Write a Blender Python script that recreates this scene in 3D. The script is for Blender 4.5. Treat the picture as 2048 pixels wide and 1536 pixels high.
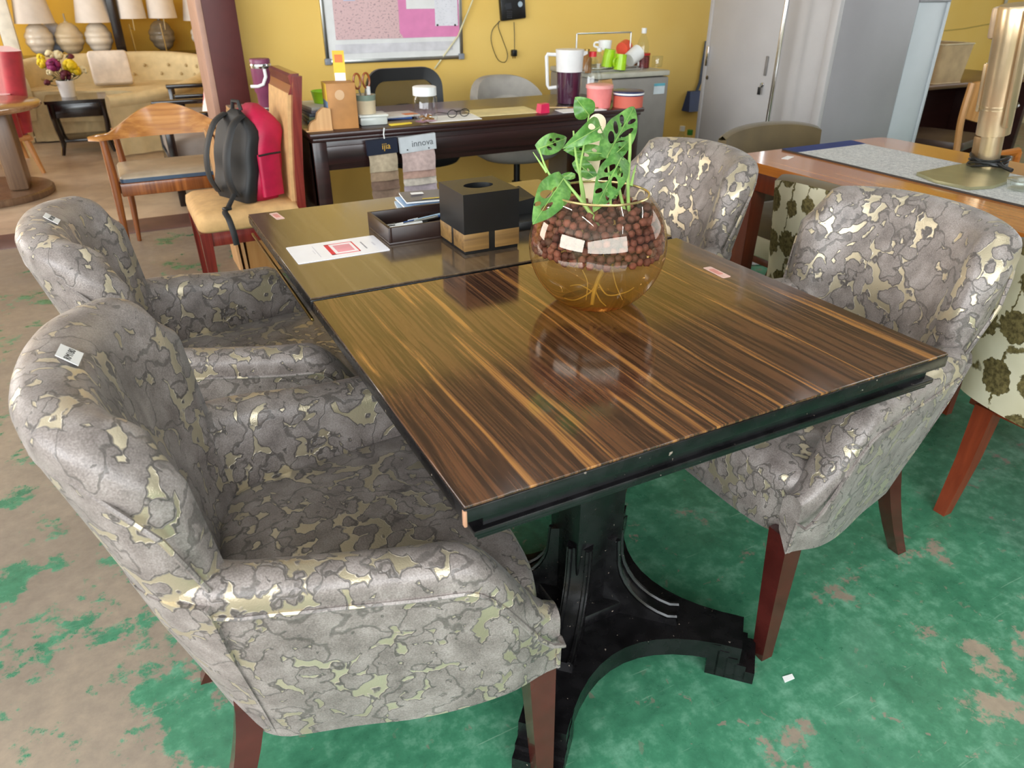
import bpy, bmesh, math, random
from mathutils import Vector, Matrix, noise
from mathutils.geometry import delaunay_2d_cdt
random.seed(7)
PI = math.pi
for o in list(bpy.data.objects): bpy.data.objects.remove(o)
SC = bpy.context.scene
COL = SC.collection

# ---------------------------------------------------------------- camera
FPX = 1455.57
CP, CYAW, CROLL = 0.50195, 0.48321, 0.00299
CLOC = Vector((-.2690, -.6343, 1.295))
_f = Vector((math.sin(CYAW)*math.cos(CP), math.cos(CYAW)*math.cos(CP), -math.sin(CP)))
_r = Vector((math.cos(CYAW), -math.sin(CYAW), 0))
_u = _r.cross(_f)
_R = _r*math.cos(CROLL) + _u*math.sin(CROLL)
_U = -_r*math.sin(CROLL) + _u*math.cos(CROLL)
cam = bpy.data.cameras.new('camera')
camo = bpy.data.objects.new('camera', cam)
COL.objects.link(camo)
camo.matrix_world = Matrix(((_R.x, _U.x, -_f.x, CLOC.x), (_R.y, _U.y, -_f.y, CLOC.y), (_R.z, _U.z, -_f.z, CLOC.z), (0, 0, 0, 1)))
cam.sensor_width = 36; cam.lens = FPX/2048*36
cam.clip_start = .05; cam.clip_end = 60
cam.dof.use_dof = True; cam.dof.focus_distance = 1.45; cam.dof.aperture_fstop = 7.5
SC.camera = camo

# ---------------------------------------------------------------- light
SC.view_settings.view_transform = 'Standard'
SC.view_settings.look = 'None'
SC.view_settings.gamma = 1
SC.view_settings.use_curve_mapping = False
SC.view_settings.exposure = 0.4
W = bpy.data.worlds.new('world'); SC.world = W; W.use_nodes = True
W.node_tree.nodes['Background'].inputs[0].default_value = (.86, .93, 1, 1)
W.node_tree.nodes['Background'].inputs[1].default_value = .15

def area(name, loc, target, sx, sy, power, col):
    l = bpy.data.lights.new(name, 'AREA'); l.shape = 'RECTANGLE'; l.size = sx; l.size_y = sy
    l.energy = power; l.color = col
    o = bpy.data.objects.new(name, l); COL.objects.link(o); o.location = loc
    o.rotation_euler = (Vector(target)-Vector(loc)).to_track_quat('-Z', 'Y').to_euler()
    return o
area('shopfront_daylight', (-1.2, -3.8, 1.95), (-.6, 2, .8), 6.0, 1.9, 245, (.90, .96, 1))
area('side_window_daylight', (-4.6, -.6, 1.9), (0, .8, .6), 4.0, 1.8, 230, (.92, .97, 1))
area('right_window_daylight', (7.6, .2, 1.9), (2, 1.6, .8), 3.5, 2.0, 45, (.95, .98, 1))

area('lounge_fill', (-4.3, 6.6, 1.7), (0, 6.6, .6), 3.2, 2.0, 150, (1, .97, .93))  # added fill that brightens the lounge; no window stands here

# ---------------------------------------------------------------- helpers
def lin(h):
    if isinstance(h, tuple): return (h[0], h[1], h[2], 1)
    h = h.lstrip('#'); v = [int(h[i:i+2], 16)/255 for i in (0, 2, 4)]
    return tuple(c/12.92 if c <= .04045 else ((c+.055)/1.055)**2.4 for c in v) + (1,)

class NT:
    def __init__(s, name):
        s.m = bpy.data.materials.new(name); s.m.use_nodes = True
        s.t = s.m.node_tree; s.n = s.t.nodes; s.l = s.t.links
        s.b = s.n['Principled BSDF']; s.o = s.n['Material Output']
        s._tc = None
    def add(s, typ, **kw):
        n = s.n.new('ShaderNode'+typ)
        for k, v in kw.items(): setattr(n, k, v)
        return n
    def link(s, a, b): s.l.new(a, b)
    def put(s, sock, v):
        if hasattr(v, 'is_linked') or hasattr(v, 'node'): s.l.new(v, sock)
        elif isinstance(v, str): sock.default_value = lin(v)
        else: sock.default_value = v
    def coord(s, scale=(1, 1, 1), rot=(0, 0, 0), loc=(0, 0, 0), kind='Object'):
        if s._tc is None: s._tc = s.add('TexCoord')
        mp = s.add('Mapping'); s.link(s._tc.outputs[kind], mp.inputs[0])
        mp.inputs['Scale'].default_value = scale; mp.inputs['Rotation'].default_value = rot; mp.inputs['Location'].default_value = loc
        return mp.outputs[0]
    def noise(s, vec, scale, detail=2, rough=.5, dist=0, col=False):
        n = s.add('TexNoise'); s.link(vec, n.inputs['Vector'])
        n.inputs['Scale'].default_value = scale; n.inputs['Detail'].default_value = detail
        n.inputs['Roughness'].default_value = rough; n.inputs['Distortion'].default_value = dist
        return n.outputs['Color' if col else 'Fac']
    def voro(s, vec, scale, feat='F1', out='Distance', smooth=None):
        n = s.add('TexVoronoi', feature=feat); s.link(vec, n.inputs['Vector']); n.inputs['Scale'].default_value = scale
        if smooth is not None and feat == 'SMOOTH_F1': n.inputs['Smoothness'].default_value = smooth
        return n.outputs[out]
    def math(s, op, a, b=0., c=0., clamp=False):
        n = s.add('Math', operation=op, use_clamp=clamp)
        for i, v in enumerate((a, b, c)): s.put(n.inputs[i], v)
        return n.outputs[0]
    def vmath(s, op, a, b=None, sc=None):
        n = s.add('VectorMath', operation=op); s.put(n.inputs[0], a)
        if b is not None: s.put(n.inputs[1], b)
        if sc is not None: s.put(n.inputs['Scale'], sc)
        return n.outputs[0]
    def ramp(s, fac, stops, interp='LINEAR'):
        n = s.add('ValToRGB'); s.put(n.inputs[0], fac); r = n.color_ramp; r.interpolation = interp
        while len(r.elements) < len(stops): r.elements.new(.5)
        for e, (p, c) in zip(r.elements, stops):
            e.position = p; e.color = lin(c) if isinstance(c, str) else (c, c, c, 1) if not isinstance(c, tuple) else c
        return n.outputs[0]
    def mix(s, fac, a, b, blend='MIX'):
        n = s.add('Mix', data_type='RGBA', blend_type=blend)
        s.put(n.inputs[0], fac); s.put(n.inputs[6], a); s.put(n.inputs[7], b)
        return n.outputs[2]
    def bump(s, h, strength=.3, dist=.002):
        n = s.add('Bump'); n.inputs['Strength'].default_value = strength; n.inputs['Distance'].default_value = dist
        s.put(n.inputs['Height'], h); s.link(n.outputs[0], s.b.inputs['Normal'])
    def set(s, **kw):
        nm = dict(col='Base Color', rough='Roughness', metal='Metallic', spec='Specular IOR Level', coat='Coat Weight', coatr='Coat Roughness', sheen='Sheen Weight', trans='Transmission Weight', ior='IOR', alpha='Alpha', emis='Emission Color', emst='Emission Strength', sub='Subsurface Weight')
        for k, v in kw.items(): s.put(s.b.inputs[nm[k]], v)
        return s.m
_MC = {}
def plain(name, c, rough=.5, metal=0, var=.08, scale=14, bump=0, bscale=300, spec=.5, coat=0, sheen=0):
    """plain paint / plastic / cloth: one colour with a slow procedural variation and fine relief"""
    if name in _MC: return _MC[name]
    t = NT(name); v = t.coord(); n = t.noise(v, scale, 3)
    c = lin(c); d = tuple(x*(1-var*2) for x in c[:3])+(1,); u = tuple(min(1, x*(1+var)) for x in c[:3])+(1,)
    t.set(col=t.ramp(n, [(.3, d), (.7, u)]), rough=rough, metal=metal, spec=spec, coat=coat, sheen=sheen)
    if bump: t.bump(t.noise(v, bscale, 2), bump, .001)
    _MC[name] = t.m; return t.m
def wood(name, c1, c2, c3=None, axis=1, scale=60, rough=.35, coat=.0, stretch=.04):
    if name in _MC: return _MC[name]
    t = NT(name); sc = [1, 1, 1]; sc[axis] = stretch
    v = t.coord(tuple(sc)); n = t.noise(v, scale, 4, .6, .4); n2 = t.noise(v, scale*.25, 2)
    f = t.math('ADD', t.math('MULTIPLY', n, .6), t.math('MULTIPLY', n2, .4))
    st = [(.35, c1), (.65, c2)] if c3 is None else [(.32, c1), (.5, c2), (.66, c3)]
    t.set(col=t.ramp(f, st), rough=rough, coat=coat, coatr=.12)
    _MC[name] = t.m; return t.m
def schlick(t, f0, k):
    lw = t.add('LayerWeight'); lw.inputs[0].default_value = .5
    return t.math('ADD', t.math('MULTIPLY', t.math('POWER', lw.outputs['Facing'], 5.), k), f0, clamp=True)
def glass(name, tint=(1, 1, 1), refl=.1, rough=.02):
    """thin-walled glass: sees straight through, mirrors by Fresnel"""
    if name in _MC: return _MC[name]
    t = NT(name)
    tr = t.add('BsdfTransparent'); tr.inputs[0].default_value = lin(tint) if isinstance(tint, str) else tuple(tint)+(1,)
    gl = t.add('BsdfGlossy'); gl.inputs['Roughness'].default_value = rough
    f = schlick(t, refl*.5, .85)
    mx = t.add('MixShader'); t.link(f, mx.inputs[0]); t.link(tr.outputs[0], mx.inputs[1]); t.link(gl.outputs[0], mx.inputs[2])
    t.link(mx.outputs[0], t.o.inputs[0]); t.n.remove(t.b)
    _MC[name] = t.m; return t.m

class MB:
    def __init__(s): s.v = []; s.f = []
    def raw(s, vs, fs, M=None):
        b = len(s.v)
        s.v += [tuple(M @ Vector(p)) if M else tuple(p) for p in vs]
        s.f += [tuple(i+b for i in f) for f in fs]
        return s
    def bm(s, bm, M=None):
        bm.verts.index_update()
        s.raw([v.co[:] for v in bm.verts], [[v.index for v in f.verts] for f in bm.faces], M); bm.free(); return s
    def box(s, c, d, bev=0, seg=2, rot=None):
        b = bmesh.new(); bmesh.ops.create_cube(b, size=1)
        for v in b.verts: v.co = Vector((v.co.x*d[0], v.co.y*d[1], v.co.z*d[2]))
        if bev: bmesh.ops.bevel(b, geom=b.edges[:], offset=min(bev, min(d)*.49), segments=seg, profile=.5, affect='EDGES')
        M = Matrix.Translation(c)
        if rot is not None: M = M @ (rot if isinstance(rot, Matrix) else Matrix.Rotation(rot, 4, 'Z'))
        return s.bm(b, M)
    def bx(s, x0, x1, y0, y1, z0, z1, bev=0, seg=2): return s.box(((x0+x1)/2, (y0+y1)/2, (z0+z1)/2), (abs(x1-x0), abs(y1-y0), abs(z1-z0)), bev, seg)
    def lathe(s, prof, seg=32, M=None, sx=1, sy=1):
        vs = []; fs = []; n = len(prof)
        for i in range(seg):
            a = 2*PI*i/seg
            for r, z in prof: vs.append((r*math.cos(a)*sx, r*math.sin(a)*sy, z))
        for i in range(seg):
            j = (i+1) % seg
            for k in range(n-1): fs.append((i*n+k, j*n+k, j*n+k+1, i*n+k+1))
        if prof[0][0] > 1e-5: fs.append(tuple(i*n for i in range(seg))[::-1])
        if prof[-1][0] > 1e-5: fs.append(tuple(i*n+n-1 for i in range(seg)))
        if isinstance(M, tuple): M = Matrix.Translation(M)
        return s.raw(vs, fs, M)
    def lathe_open(s, prof, seg=32, M=None):
        vs = []; fs = []; n = len(prof)
        for i in range(seg):
            a = 2*PI*i/seg
            for r, z in prof: vs.append((r*math.cos(a), r*math.sin(a), z))
        for i in range(seg):
            j = (i+1) % seg
            for k in range(n-1): fs.append((i*n+k, j*n+k, j*n+k+1, i*n+k+1))
        if isinstance(M, tuple): M = Matrix.Translation(M)
        return s.raw(vs, fs, M)
    def loft(s, rows, closed=True, caps=True):
        n = len(rows[0]); vs = [p for r in rows for p in r]; fs = []
        for i in range(len(rows)-1):
            for k in range(n if closed else n-1):
                k2 = (k+1) % n
                fs.append((i*n+k, i*n+k2, (i+1)*n+k2, (i+1)*n+k))
        if caps and closed:
            fs.append(tuple(range(n))[::-1]); fs.append(tuple((len(rows)-1)*n+k for k in range(n)))
        return s.raw(vs, fs)
    def tube(s, pts, r, seg=8, closed=False, flat=1):
        pts = [Vector(p) for p in pts]; n = len(pts); rows = []
        up = Vector((0, 0, 1)); prev = None
        for i, p in enumerate(pts):
            if closed: d = pts[(i+1) % n]-pts[i-1]
            else: d = pts[min(i+1, n-1)]-pts[max(i-1, 0)]
            d = d.normalized() if d.length > 1e-9 else Vector((0, 0, 1))
            if prev is None:
                a = d.cross(up if abs(d.z) < .9 else Vector((1, 0, 0))).normalized()
            else:
                a = prev - d*prev.dot(d); a = a.normalized() if a.length > 1e-6 else d.orthogonal().normalized()
            prev = a; b = d.cross(a); rr = r[i] if isinstance(r, (list, tuple)) else r
            rows.append([tuple(p+a*math.cos(2*PI*k/seg)*rr+b*math.sin(2*PI*k/seg)*rr*flat) for k in range(seg)])
        if closed: rows.append(rows[0]); return s.loft(rows, True, False)
        return s.loft(rows, True, True)
    def prism(s, poly, z0, z1, M=None):
        n = len(poly); vs = [(x, y, z0) for x, y in poly]+[(x, y, z1) for x, y in poly]
        fs = [tuple(range(n))[::-1], tuple(range(n, 2*n))]+[(i, (i+1) % n, (i+1) % n+n, i+n) for i in range(n)]
        return s.raw(vs, fs, M)
    def ell(s, c, r, u=16, v=10, M=None):
        b = bmesh.new(); bmesh.ops.create_uvsphere(b, u_segments=u, v_segments=v, radius=1)
        for q in b.verts: q.co = Vector((q.co.x*r[0], q.co.y*r[1], q.co.z*r[2]))
        T = Matrix.Translation(c)
        return s.bm(b, T @ M if M else T)
    def grid(s, fn, nu, nv, two=False):
        vs = [fn(i/nu, j/nv) for i in range(nu+1) for j in range(nv+1)]
        fs = [(i*(nv+1)+j, (i+1)*(nv+1)+j, (i+1)*(nv+1)+j+1, i*(nv+1)+j+1) for i in range(nu) for j in range(nv)]
        return s.raw(vs, fs)
    def mesh(s, name, mat, ang=40):
        me = bpy.data.meshes.new(name); me.from_pydata(s.v, [], s.f)
        b = bmesh.new(); b.from_mesh(me); bmesh.ops.remove_doubles(b, verts=b.verts[:], dist=1e-5)
        bmesh.ops.recalc_face_normals(b, faces=b.faces[:]); b.to_mesh(me); b.free()
        for p in me.polygons: p.use_smooth = True
        me.set_sharp_from_angle(angle=math.radians(ang))
        if mat: me.materials.append(mat)
        me.update(); return me
    def build(s, name, mat, parent=None, loc=None, rz=0, ang=40, label=None):
        o = bpy.data.objects.new(name, s.mesh(name, mat, ang)); COL.objects.link(o)
        if parent: o.parent = parent
        if loc is not None: o.location = loc
        if rz: o.rotation_euler.z = rz
        if label: o['label'] = label
        return o

def thing(name, label, cat, loc=(0, 0, 0), rz=0, group=None):
    o = bpy.data.objects.new(name, None); COL.objects.link(o); o.empty_display_size = .1
    o.location = loc; o.rotation_euler.z = rz; o['label'] = label; o['category'] = cat
    if group: o['group'] = group
    return o
def tag(o, label, cat, group=None):
    o['label'] = label; o['category'] = cat
    if group: o['group'] = group
    return o
def struct(o):
    o['kind'] = 'structure'; return o
def copy_tree(o, parent=None):
    c = o.copy(); COL.objects.link(c); c.parent = parent
    if parent: c.matrix_parent_inverse = o.matrix_parent_inverse
    for ch in list(o.children): copy_tree(ch, c)
    return c
def text(name, s, size, mat, parent, M, extrude=.0004, bold=False, shear=0):
    cu = bpy.data.curves.new(name, 'FONT'); cu.body = s; cu.size = size; cu.extrude = extrude; cu.align_x = 'CENTER'; cu.align_y = 'CENTER'; cu.shear = shear
    cu.resolution_u = 3
    t = bpy.data.objects.new(name, cu); COL.objects.link(t)
    me = bpy.data.meshes.new_from_object(t); bpy.data.objects.remove(t); bpy.data.curves.remove(cu)
    me.transform(M); me.materials.clear(); me.materials.append(mat)
    o = bpy.data.objects.new(name, me); COL.objects.link(o)
    if parent: o.parent = parent
    return o
def frame(p, x, y):
    """matrix with origin p, local x and y axes given"""
    x = Vector(x).normalized(); z = x.cross(Vector(y)).normalized(); y = z.cross(x)
    return Matrix(((x.x, y.x, z.x, p[0]), (x.y, y.y, z.y, p[1]), (x.z, y.z, z.z, p[2]), (0, 0, 0, 1)))
def arc(cx, cy, r, a0, a1, n, ry=None):
    ry = r if ry is None else ry
    return [(cx+r*math.cos(math.radians(a0+(a1-a0)*i/n)), cy+ry*math.sin(math.radians(a0+(a1-a0)*i/n))) for i in range(n+1)]
def rrect(x0, x1, y0, y1, r, n=5):
    return arc(x1-r, y1-r, r, 0, 90, n)+arc(x0+r, y1-r, r, 90, 180, n)+arc(x0+r, y0+r, r, 180, 270, n)+arc(x1-r, y0+r, r, 270, 360, n)
def smooth(a, b, x):
    t = max(0, min(1, (x-a)/(b-a))); return t*t*(3-2*t)
def spline(pts, n=8):
    """Catmull-Rom through points"""
    P = [Vector(p) for p in pts]; out = []
    for i in range(len(P)-1):
        p0 = P[max(i-1, 0)]; p1 = P[i]; p2 = P[i+1]; p3 = P[min(i+2, len(P)-1)]
        for k in range(n):
            t = k/n
            out.append(.5*((2*p1)+(p2-p0)*t+(2*p0-5*p1+4*p2-p3)*t*t+(3*p1-p0-3*p2+p3)*t**3))
    out.append(P[-1]); return out
# ---------------------------------------------------------------- special materials
def mat_floor():
    t = NT('worn_green_painted_concrete'); v = t.coord()
    sx = t.add('SeparateXYZ'); t.link(v, sx.inputs[0]); X, Y = sx.outputs[0], sx.outputs[1]
    big = t.noise(v, 1.3, 4, .6); mid = t.noise(v, 5, 6, .65); fine = t.noise(v, 26, 5, .7); spk = t.noise(v, 9, 8, .75)
    # trodden strip along the left of the tables and towards the back
    wl = t.math('MINIMUM', t.math('MULTIPLY', t.math('SUBTRACT', -.1, X), .9, clamp=True), .44)
    wb = t.math('MINIMUM', t.math('MULTIPLY', t.math('SUBTRACT', Y, 1.9), .35, clamp=True), .55)
    wear = t.math('ADD', t.math('MAXIMUM', wl, wb), t.math('MULTIPLY', t.math('SUBTRACT', mid, .5), 1.5))
    wear = t.math('ADD', wear, t.math('MULTIPLY', t.math('SUBTRACT', spk, .5), 1.6))
    wear = t.math('ADD', wear, t.math('MULTIPLY', t.math('SUBTRACT', big, .5), .8))
    m = t.ramp(wear, [(.24, 0.), (.34, 1.)])
    green = t.ramp(t.math('ADD', t.math('MULTIPLY', fine, .5), t.math('MULTIPLY', mid, .5)), [(.3, '#2b5f47'), (.5, '#438162'), (.68, '#79ab90')])
    conc = t.ramp(t.math('ADD', t.math('MULTIPLY', fine, .4), t.math('MULTIPLY', big, .6)), [(.3, '#70645a'), (.5, '#897c6e'), (.7, '#a4937f')])
    chips = t.ramp(t.noise(v, 34, 4, .6, .6), [(.64, 0.), (.67, .85)]); chips = t.math('MULTIPLY', chips, t.ramp(t.noise(v, 3.2, 3), [(.42, 0.), (.6, 1.)])); m = t.math('MAXIMUM', m, chips)
    s1 = t.noise(t.coord((3, 60, 1), (0, 0, .6)), 2, 3, .6)
    green = t.mix(t.ramp(s1, [(.66, 0.), (.72, .35)]), green, '#9fbfa6')
    t.set(col=t.mix(m, green, conc), rough=t.ramp(t.math('ADD', t.math('MULTIPLY', m, .25), mid), [(.3, .22), (.9, .5)]), spec=.5)
    t.bump(t.math('ADD', t.math('MULTIPLY', m, -.4), t.math('MULTIPLY', fine, .5)), .25, .002)
    return t.m
def mat_lounge_floor():
    t = NT('pale_polished_concrete'); v = t.coord(); a = t.noise(v, 1.6, 4, .6); b = t.noise(v, 8, 4, .6)
    t.set(col=t.ramp(t.math('ADD', t.math('MULTIPLY', a, .6), t.math('MULTIPLY', b, .4)), [(.32, '#97836f'), (.5, '#b9a48d'), (.68, '#cfbca4')]), rough=.32)
    return t.m
def mat_wall(name, c1, c2):
    t = NT(name); v = t.coord(); a = t.noise(v, 1.1, 3); b = t.noise(v, 60, 3)
    t.set(col=t.ramp(a, [(.3, c1), (.7, c2)]), rough=.6, spec=.35); t.bump(b, .12, .002); return t.m
def mat_damask():
    t = NT('grey_gold_damask'); v = t.coord((1.0, 1.0, .9))
    w = t.vmath('SUBTRACT', t.noise(v, 6, 1, .5, 0, True), (.5, .5, .5)); v1 = t.vmath('ADD', v, t.vmath('SCALE', w, sc=.14))
    w2 = t.vmath('SUBTRACT', t.noise(v, 45, 2, .5, 0, True), (.5, .5, .5)); v2 = t.vmath('ADD', v, t.vmath('SCALE', w2, sc=.022))
    n1 = t.noise(v1, 8.5, 1, .5); n2 = t.noise(v, 6, 1); n3 = t.noise(v1, 13, 1)
    sc = t.voro(v2, 40)
    rid = t.math('MINIMUM', t.math('ABSOLUTE', t.math('SUBTRACT', n1, .5)), t.math('ADD', t.math('ABSOLUTE', t.math('SUBTRACT', n3, .52)), .02))
    r = t.math('SUBTRACT', rid, t.math('MULTIPLY', t.math('SUBTRACT', sc, .46), .17))
    r = t.math('SUBTRACT', r, t.math('MULTIPLY', t.math('SUBTRACT', n2, .5), .07))
    q = t.math('ADD', t.math('MULTIPLY', r, 6), .5)
    cream = t.ramp(q, [(.47, 1.), (.53, 0.)])
    line = t.ramp(q, [(.52, 0.), (.55, 1.), (.60, 1.), (.64, 0.)])
    # stitched outlines inside the grey leaves
    n4 = t.noise(v2, 11, 1.5, .5)
    vein = t.ramp(t.math('ABSOLUTE', t.math('SUBTRACT', n4, .5)), [(.007, 1.), (.014, 0.)])
    line = t.math('MAXIMUM', line, t.math('MULTIPLY', t.math('MULTIPLY', vein, .8), t.math('SUBTRACT', 1., cream)))
    th = t.noise(t.coord((1, 1, 1)), 420, 2); cl = t.noise(v, 24, 3)
    grey = t.ramp(t.math('ADD', t.math('MULTIPLY', th, .45), t.math('MULTIPLY', cl, .55)), [(.33, '#5f5551'), (.5, '#7f7570'), (.68, '#9e948f')])
    crm = t.ramp(t.noise(v, 5, 2), [(.35, '#a89b82'), (.65, '#cabda3')])
    c = t.mix(cream, grey, crm); c = t.mix(t.math('MULTIPLY', line, .7), c, '#37322d')
    t.set(col=c, rough=t.ramp(cream, [(0, .42), (1, .34)]), spec=.6, sheen=.12, metal=t.ramp(cream, [(0, .08), (1, .6)]))
    h = t.math('ADD', t.math('MULTIPLY', cream, -.9), t.math('MULTIPLY', th, .35)); h = t.math('SUBTRACT', h, t.math('MULTIPLY', line, .5))
    t.bump(h, .5, .0024); return t.m
def mat_zebrano(name, dark, mid, light, mix=1., rough=.16):
    t = NT(name); w = t.noise(t.coord((2.2, 1.2, 1)), 2.2, 2)
    v = t.coord((1, .016, .3)); vv = t.vmath('ADD', v, t.vmath('SCALE', t.vmath('SUBTRACT', t.noise(t.coord((1, .5, 1)), 3, 2, .5, 0, True), (.5, .5, .5)), sc=.035))
    a = t.noise(vv, 46, 3, .55); b = t.noise(vv, 150, 3, .6); c = t.noise(vv, 14, 2)
    f = t.math('ADD', t.math('ADD', t.math('MULTIPLY', a, .5), t.math('MULTIPLY', b, .22)), t.math('MULTIPLY', c, .28))
    f = t.math('ADD', t.math('MULTIPLY', t.math('SUBTRACT', f, .5), mix), .5)
    col = t.ramp(f, [(.36, dark), (.45, mid), (.5, dark), (.55, mid), (.6, light), (.66, mid)])
    t.set(col=col, rough=rough, spec=.6, coat=.6, coatr=.1); t.bump(b, .03, .0005); return t.m
def mat_black_lacquer():
    t = NT('black_lacquer'); v = t.coord(); n = t.noise(v, 30, 3); sp = t.noise(v, 95, 3, .6)
    t.set(col=t.mix(t.ramp(sp, [(.71, 0.), (.73, 1.)]), t.ramp(n, [(.3, '#0b0a0b'), (.7, '#161416')]), '#8d7f74'), rough=t.ramp(n, [(.3, .2), (.7, .34)])); return t.m
def mat_floral():
    t = NT('cream_linen_with_olive_flowers'); v = t.coord()
    # flower heads: lobed discs around Voronoi seeds; stalks: thin ridges below them
    w = t.vmath('SUBTRACT', t.noise(v, 60, 2, .5, 0, True), (.5, .5, .5))
    vv = t.vmath('MULTIPLY', t.vmath('ADD', v, t.vmath('SCALE', w, sc=.03)), (.12, 1, 1))
    vs = vv; d = t.voro(vs, 9.2)
    n = t.noise(v, 9, 2)
    head = t.ramp(d, [(.37, 1.), (.39, 0.)])
    st = t.math('ABSOLUTE', t.math('SUBTRACT', t.noise(t.vmath('MULTIPLY', vv, (1, 1, .45)), 7.5, 1), .5))
    stalk = t.ramp(st, [(.011, 1.), (.015, 0.)])
    stalk = t.math('MULTIPLY', stalk, t.ramp(t.voro(vs, 9.2), [(.6, 1.), (.66, 0.)]))
    m = t.math('MAXIMUM', head, stalk)
    ol = t.ramp(t.noise(v, 90, 3, .6), [(.35, '#4b4226'), (.65, '#80724a')])
    t.set(col=t.mix(m, t.ramp(n, [(.3, '#cfc4a6'), (.7, '#e2d9c0')]), ol), rough=.75, spec=.2); t.bump(t.noise(v, 500, 2), .2, .001); return t.m
def mat_leaf():
    t = NT('leaf_green'); v = t.coord(); a = t.noise(v, 40, 3); b = t.noise(v, 160, 2)
    t.set(col=t.ramp(t.math('ADD', t.math('MULTIPLY', a, .7), t.math('MULTIPLY', b, .3)), [(.3, '#34632a'), (.5, '#50823c'), (.7, '#7ba858')]), rough=.32, spec=.55, sub=0)
    tr = t.add('BsdfTranslucent'); tr.inputs[0].default_value = lin('#86b548')
    mx = t.add('MixShader'); mx.inputs[0].default_value = .22
    t.link(t.b.outputs[0], mx.inputs[1]); t.link(tr.outputs[0], mx.inputs[2]); t.link(mx.outputs[0], t.o.inputs[0])
    t.bump(a, .2, .002); return t.m
def mat_pebble():
    t = NT('fired_clay'); v = t.coord(); oi = t.add('ObjectInfo'); n = t.noise(v, 90, 3, .6)
    rnd = oi.outputs['Random']
    c = t.ramp(rnd, [(0, '#44251e'), (.35, '#673a2f'), (.7, '#7d4a3d'), (.93, '#50332c'), (1, '#221c1a')])
    t.set(col=t.mix(t.ramp(n, [(.45, 0.), (.75, .5)]), c, '#3c211b'), rough=.6, spec=.3); t.bump(t.noise(v, 260, 3), .5, .002); return t.m
def mat_bowl():
    t = NT('amber_lustre_glass'); v = t.coord(); s = t.add('SeparateXYZ'); t.link(v, s.inputs[0])
    g = t.ramp(t.math('DIVIDE', s.outputs[2], .24), [(.0, '#e3c88c'), (.3, '#f0dfb8'), (.45, '#f8efe2'), (1, '#fbf7f0')])
    tr = t.add('BsdfTransparent'); t.link(g, tr.inputs[0])
    gl = t.add('BsdfGlossy'); gl.inputs['Roughness'].default_value = .015; gl.inputs[0].default_value = lin('#fff3e2')
    f = schlick(t, .075, .9)
    mx = t.add('MixShader'); t.link(f, mx.inputs[0]); t.link(tr.outputs[0], mx.inputs[1]); t.link(gl.outputs[0], mx.inputs[2])
    t.link(mx.outputs[0], t.o.inputs[0]); t.n.remove(t.b); return t.m
def mat_mesh_fabric(name, c, sc=900, a=.45):
    t = NT(name); v = t.coord(); w = t.noise(v, 30, 2)
    wv = t.add('TexWave', wave_type='BANDS', bands_direction='Z'); t.link(v, wv.inputs[0]); wv.inputs['Scale'].default_value = sc/6
    t.set(col=c, rough=.7, alpha=t.ramp(wv.outputs['Fac'], [(.35, 1.), (.6, a)])); return t.m
def mat_stripes(name, stops, axis=2, scale=1):
    t = NT(name); s = t.add('SeparateXYZ'); t.link(t.coord((scale,)*3), s.inputs[0])
    t.set(col=t.ramp(s.outputs[axis], stops, 'CONSTANT'), rough=.6); return t.m
def mat_printed(name, base, ink, sc=(60, 1, 45), thr=.6):
    t = NT(name); n = t.noise(t.coord(sc), 1, 2, .6)
    t.set(col=t.mix(t.ramp(n, [(thr, 0.), (thr+.04, .6)]), base, ink), rough=.6); return t.m
def mat_sky_cushion():
    t = NT('white_linen_with_coral_flowers'); v = t.coord(); n = t.noise(v, 11, 2, .5, 1.)
    t.set(col=t.ramp(n, [(.5, '#efe7e0'), (.56, '#e8a7a0'), (.63, '#c95f5f')]), rough=.8); return t.m
def mat_water():
    t = NT('hazed_amber_water'); tr = t.add('BsdfTransparent'); tr.inputs[0].default_value = (.985, .965, .89, 1)  # pale diffuse haze mixed in for caustics and reflected light in the bowl
    a = t.add('BsdfTranslucent'); a.inputs[0].default_value = lin('#d8cfb0'); b = t.add('BsdfDiffuse'); b.inputs[0].default_value = lin('#cfc19a')
    m1 = t.add('MixShader'); m1.inputs[0].default_value = .5; t.link(a.outputs[0], m1.inputs[1]); t.link(b.outputs[0], m1.inputs[2])
    n = t.noise(t.coord(), 14, 3); m2 = t.add('MixShader'); t.link(t.ramp(n, [(.3, .06), (.7, .2)]), m2.inputs[0]); t.link(tr.outputs[0], m2.inputs[1]); t.link(m1.outputs[0], m2.inputs[2])
    t.link(m2.outputs[0], t.o.inputs[0]); t.n.remove(t.b); return t.m
def emit(name, c, st):
    t = NT(name); t.set(col=c, emis=c, emst=st); return t.m

M_FLOOR = mat_floor(); M_LFLOOR = mat_lounge_floor()
M_YEL = mat_wall('yellow_paint', '#e6ba58', '#f0cc75'); M_GOLD = mat_wall('golden_yellow_paint', '#c99a2c', '#d6a93a')
M_CEIL = mat_wall('white_ceiling_paint', '#a9a69f', '#b5b2ab'); M_SIDE = mat_wall('cream_paint', '#cfc3a0', '#d9cfb0')
M_DAM = mat_damask(); M_ZEB = mat_zebrano('zebrano_veneer', '#2b1912', '#664129', '#a5713b', 1., .11)
M_ZEB2 = mat_zebrano('olive_brown_veneer', '#4e3f32', '#61503f', '#745f4b', .55, .18)
M_LAC = mat_black_lacquer(); M_FLORAL = mat_floral(); M_LEAF = mat_leaf(); M_PEB = mat_pebble(); M_BOWL = mat_bowl()
M_LEG = plain('mahogany_stain', '#4a1d19', .22, var=.15, coat=.3)
M_DLEG = wood('dark_wood', '#2a1513', '#3c1f1b', axis=0, rough=.3)
M_BLACK = plain('black_plastic', '#151516', .38)
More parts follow.
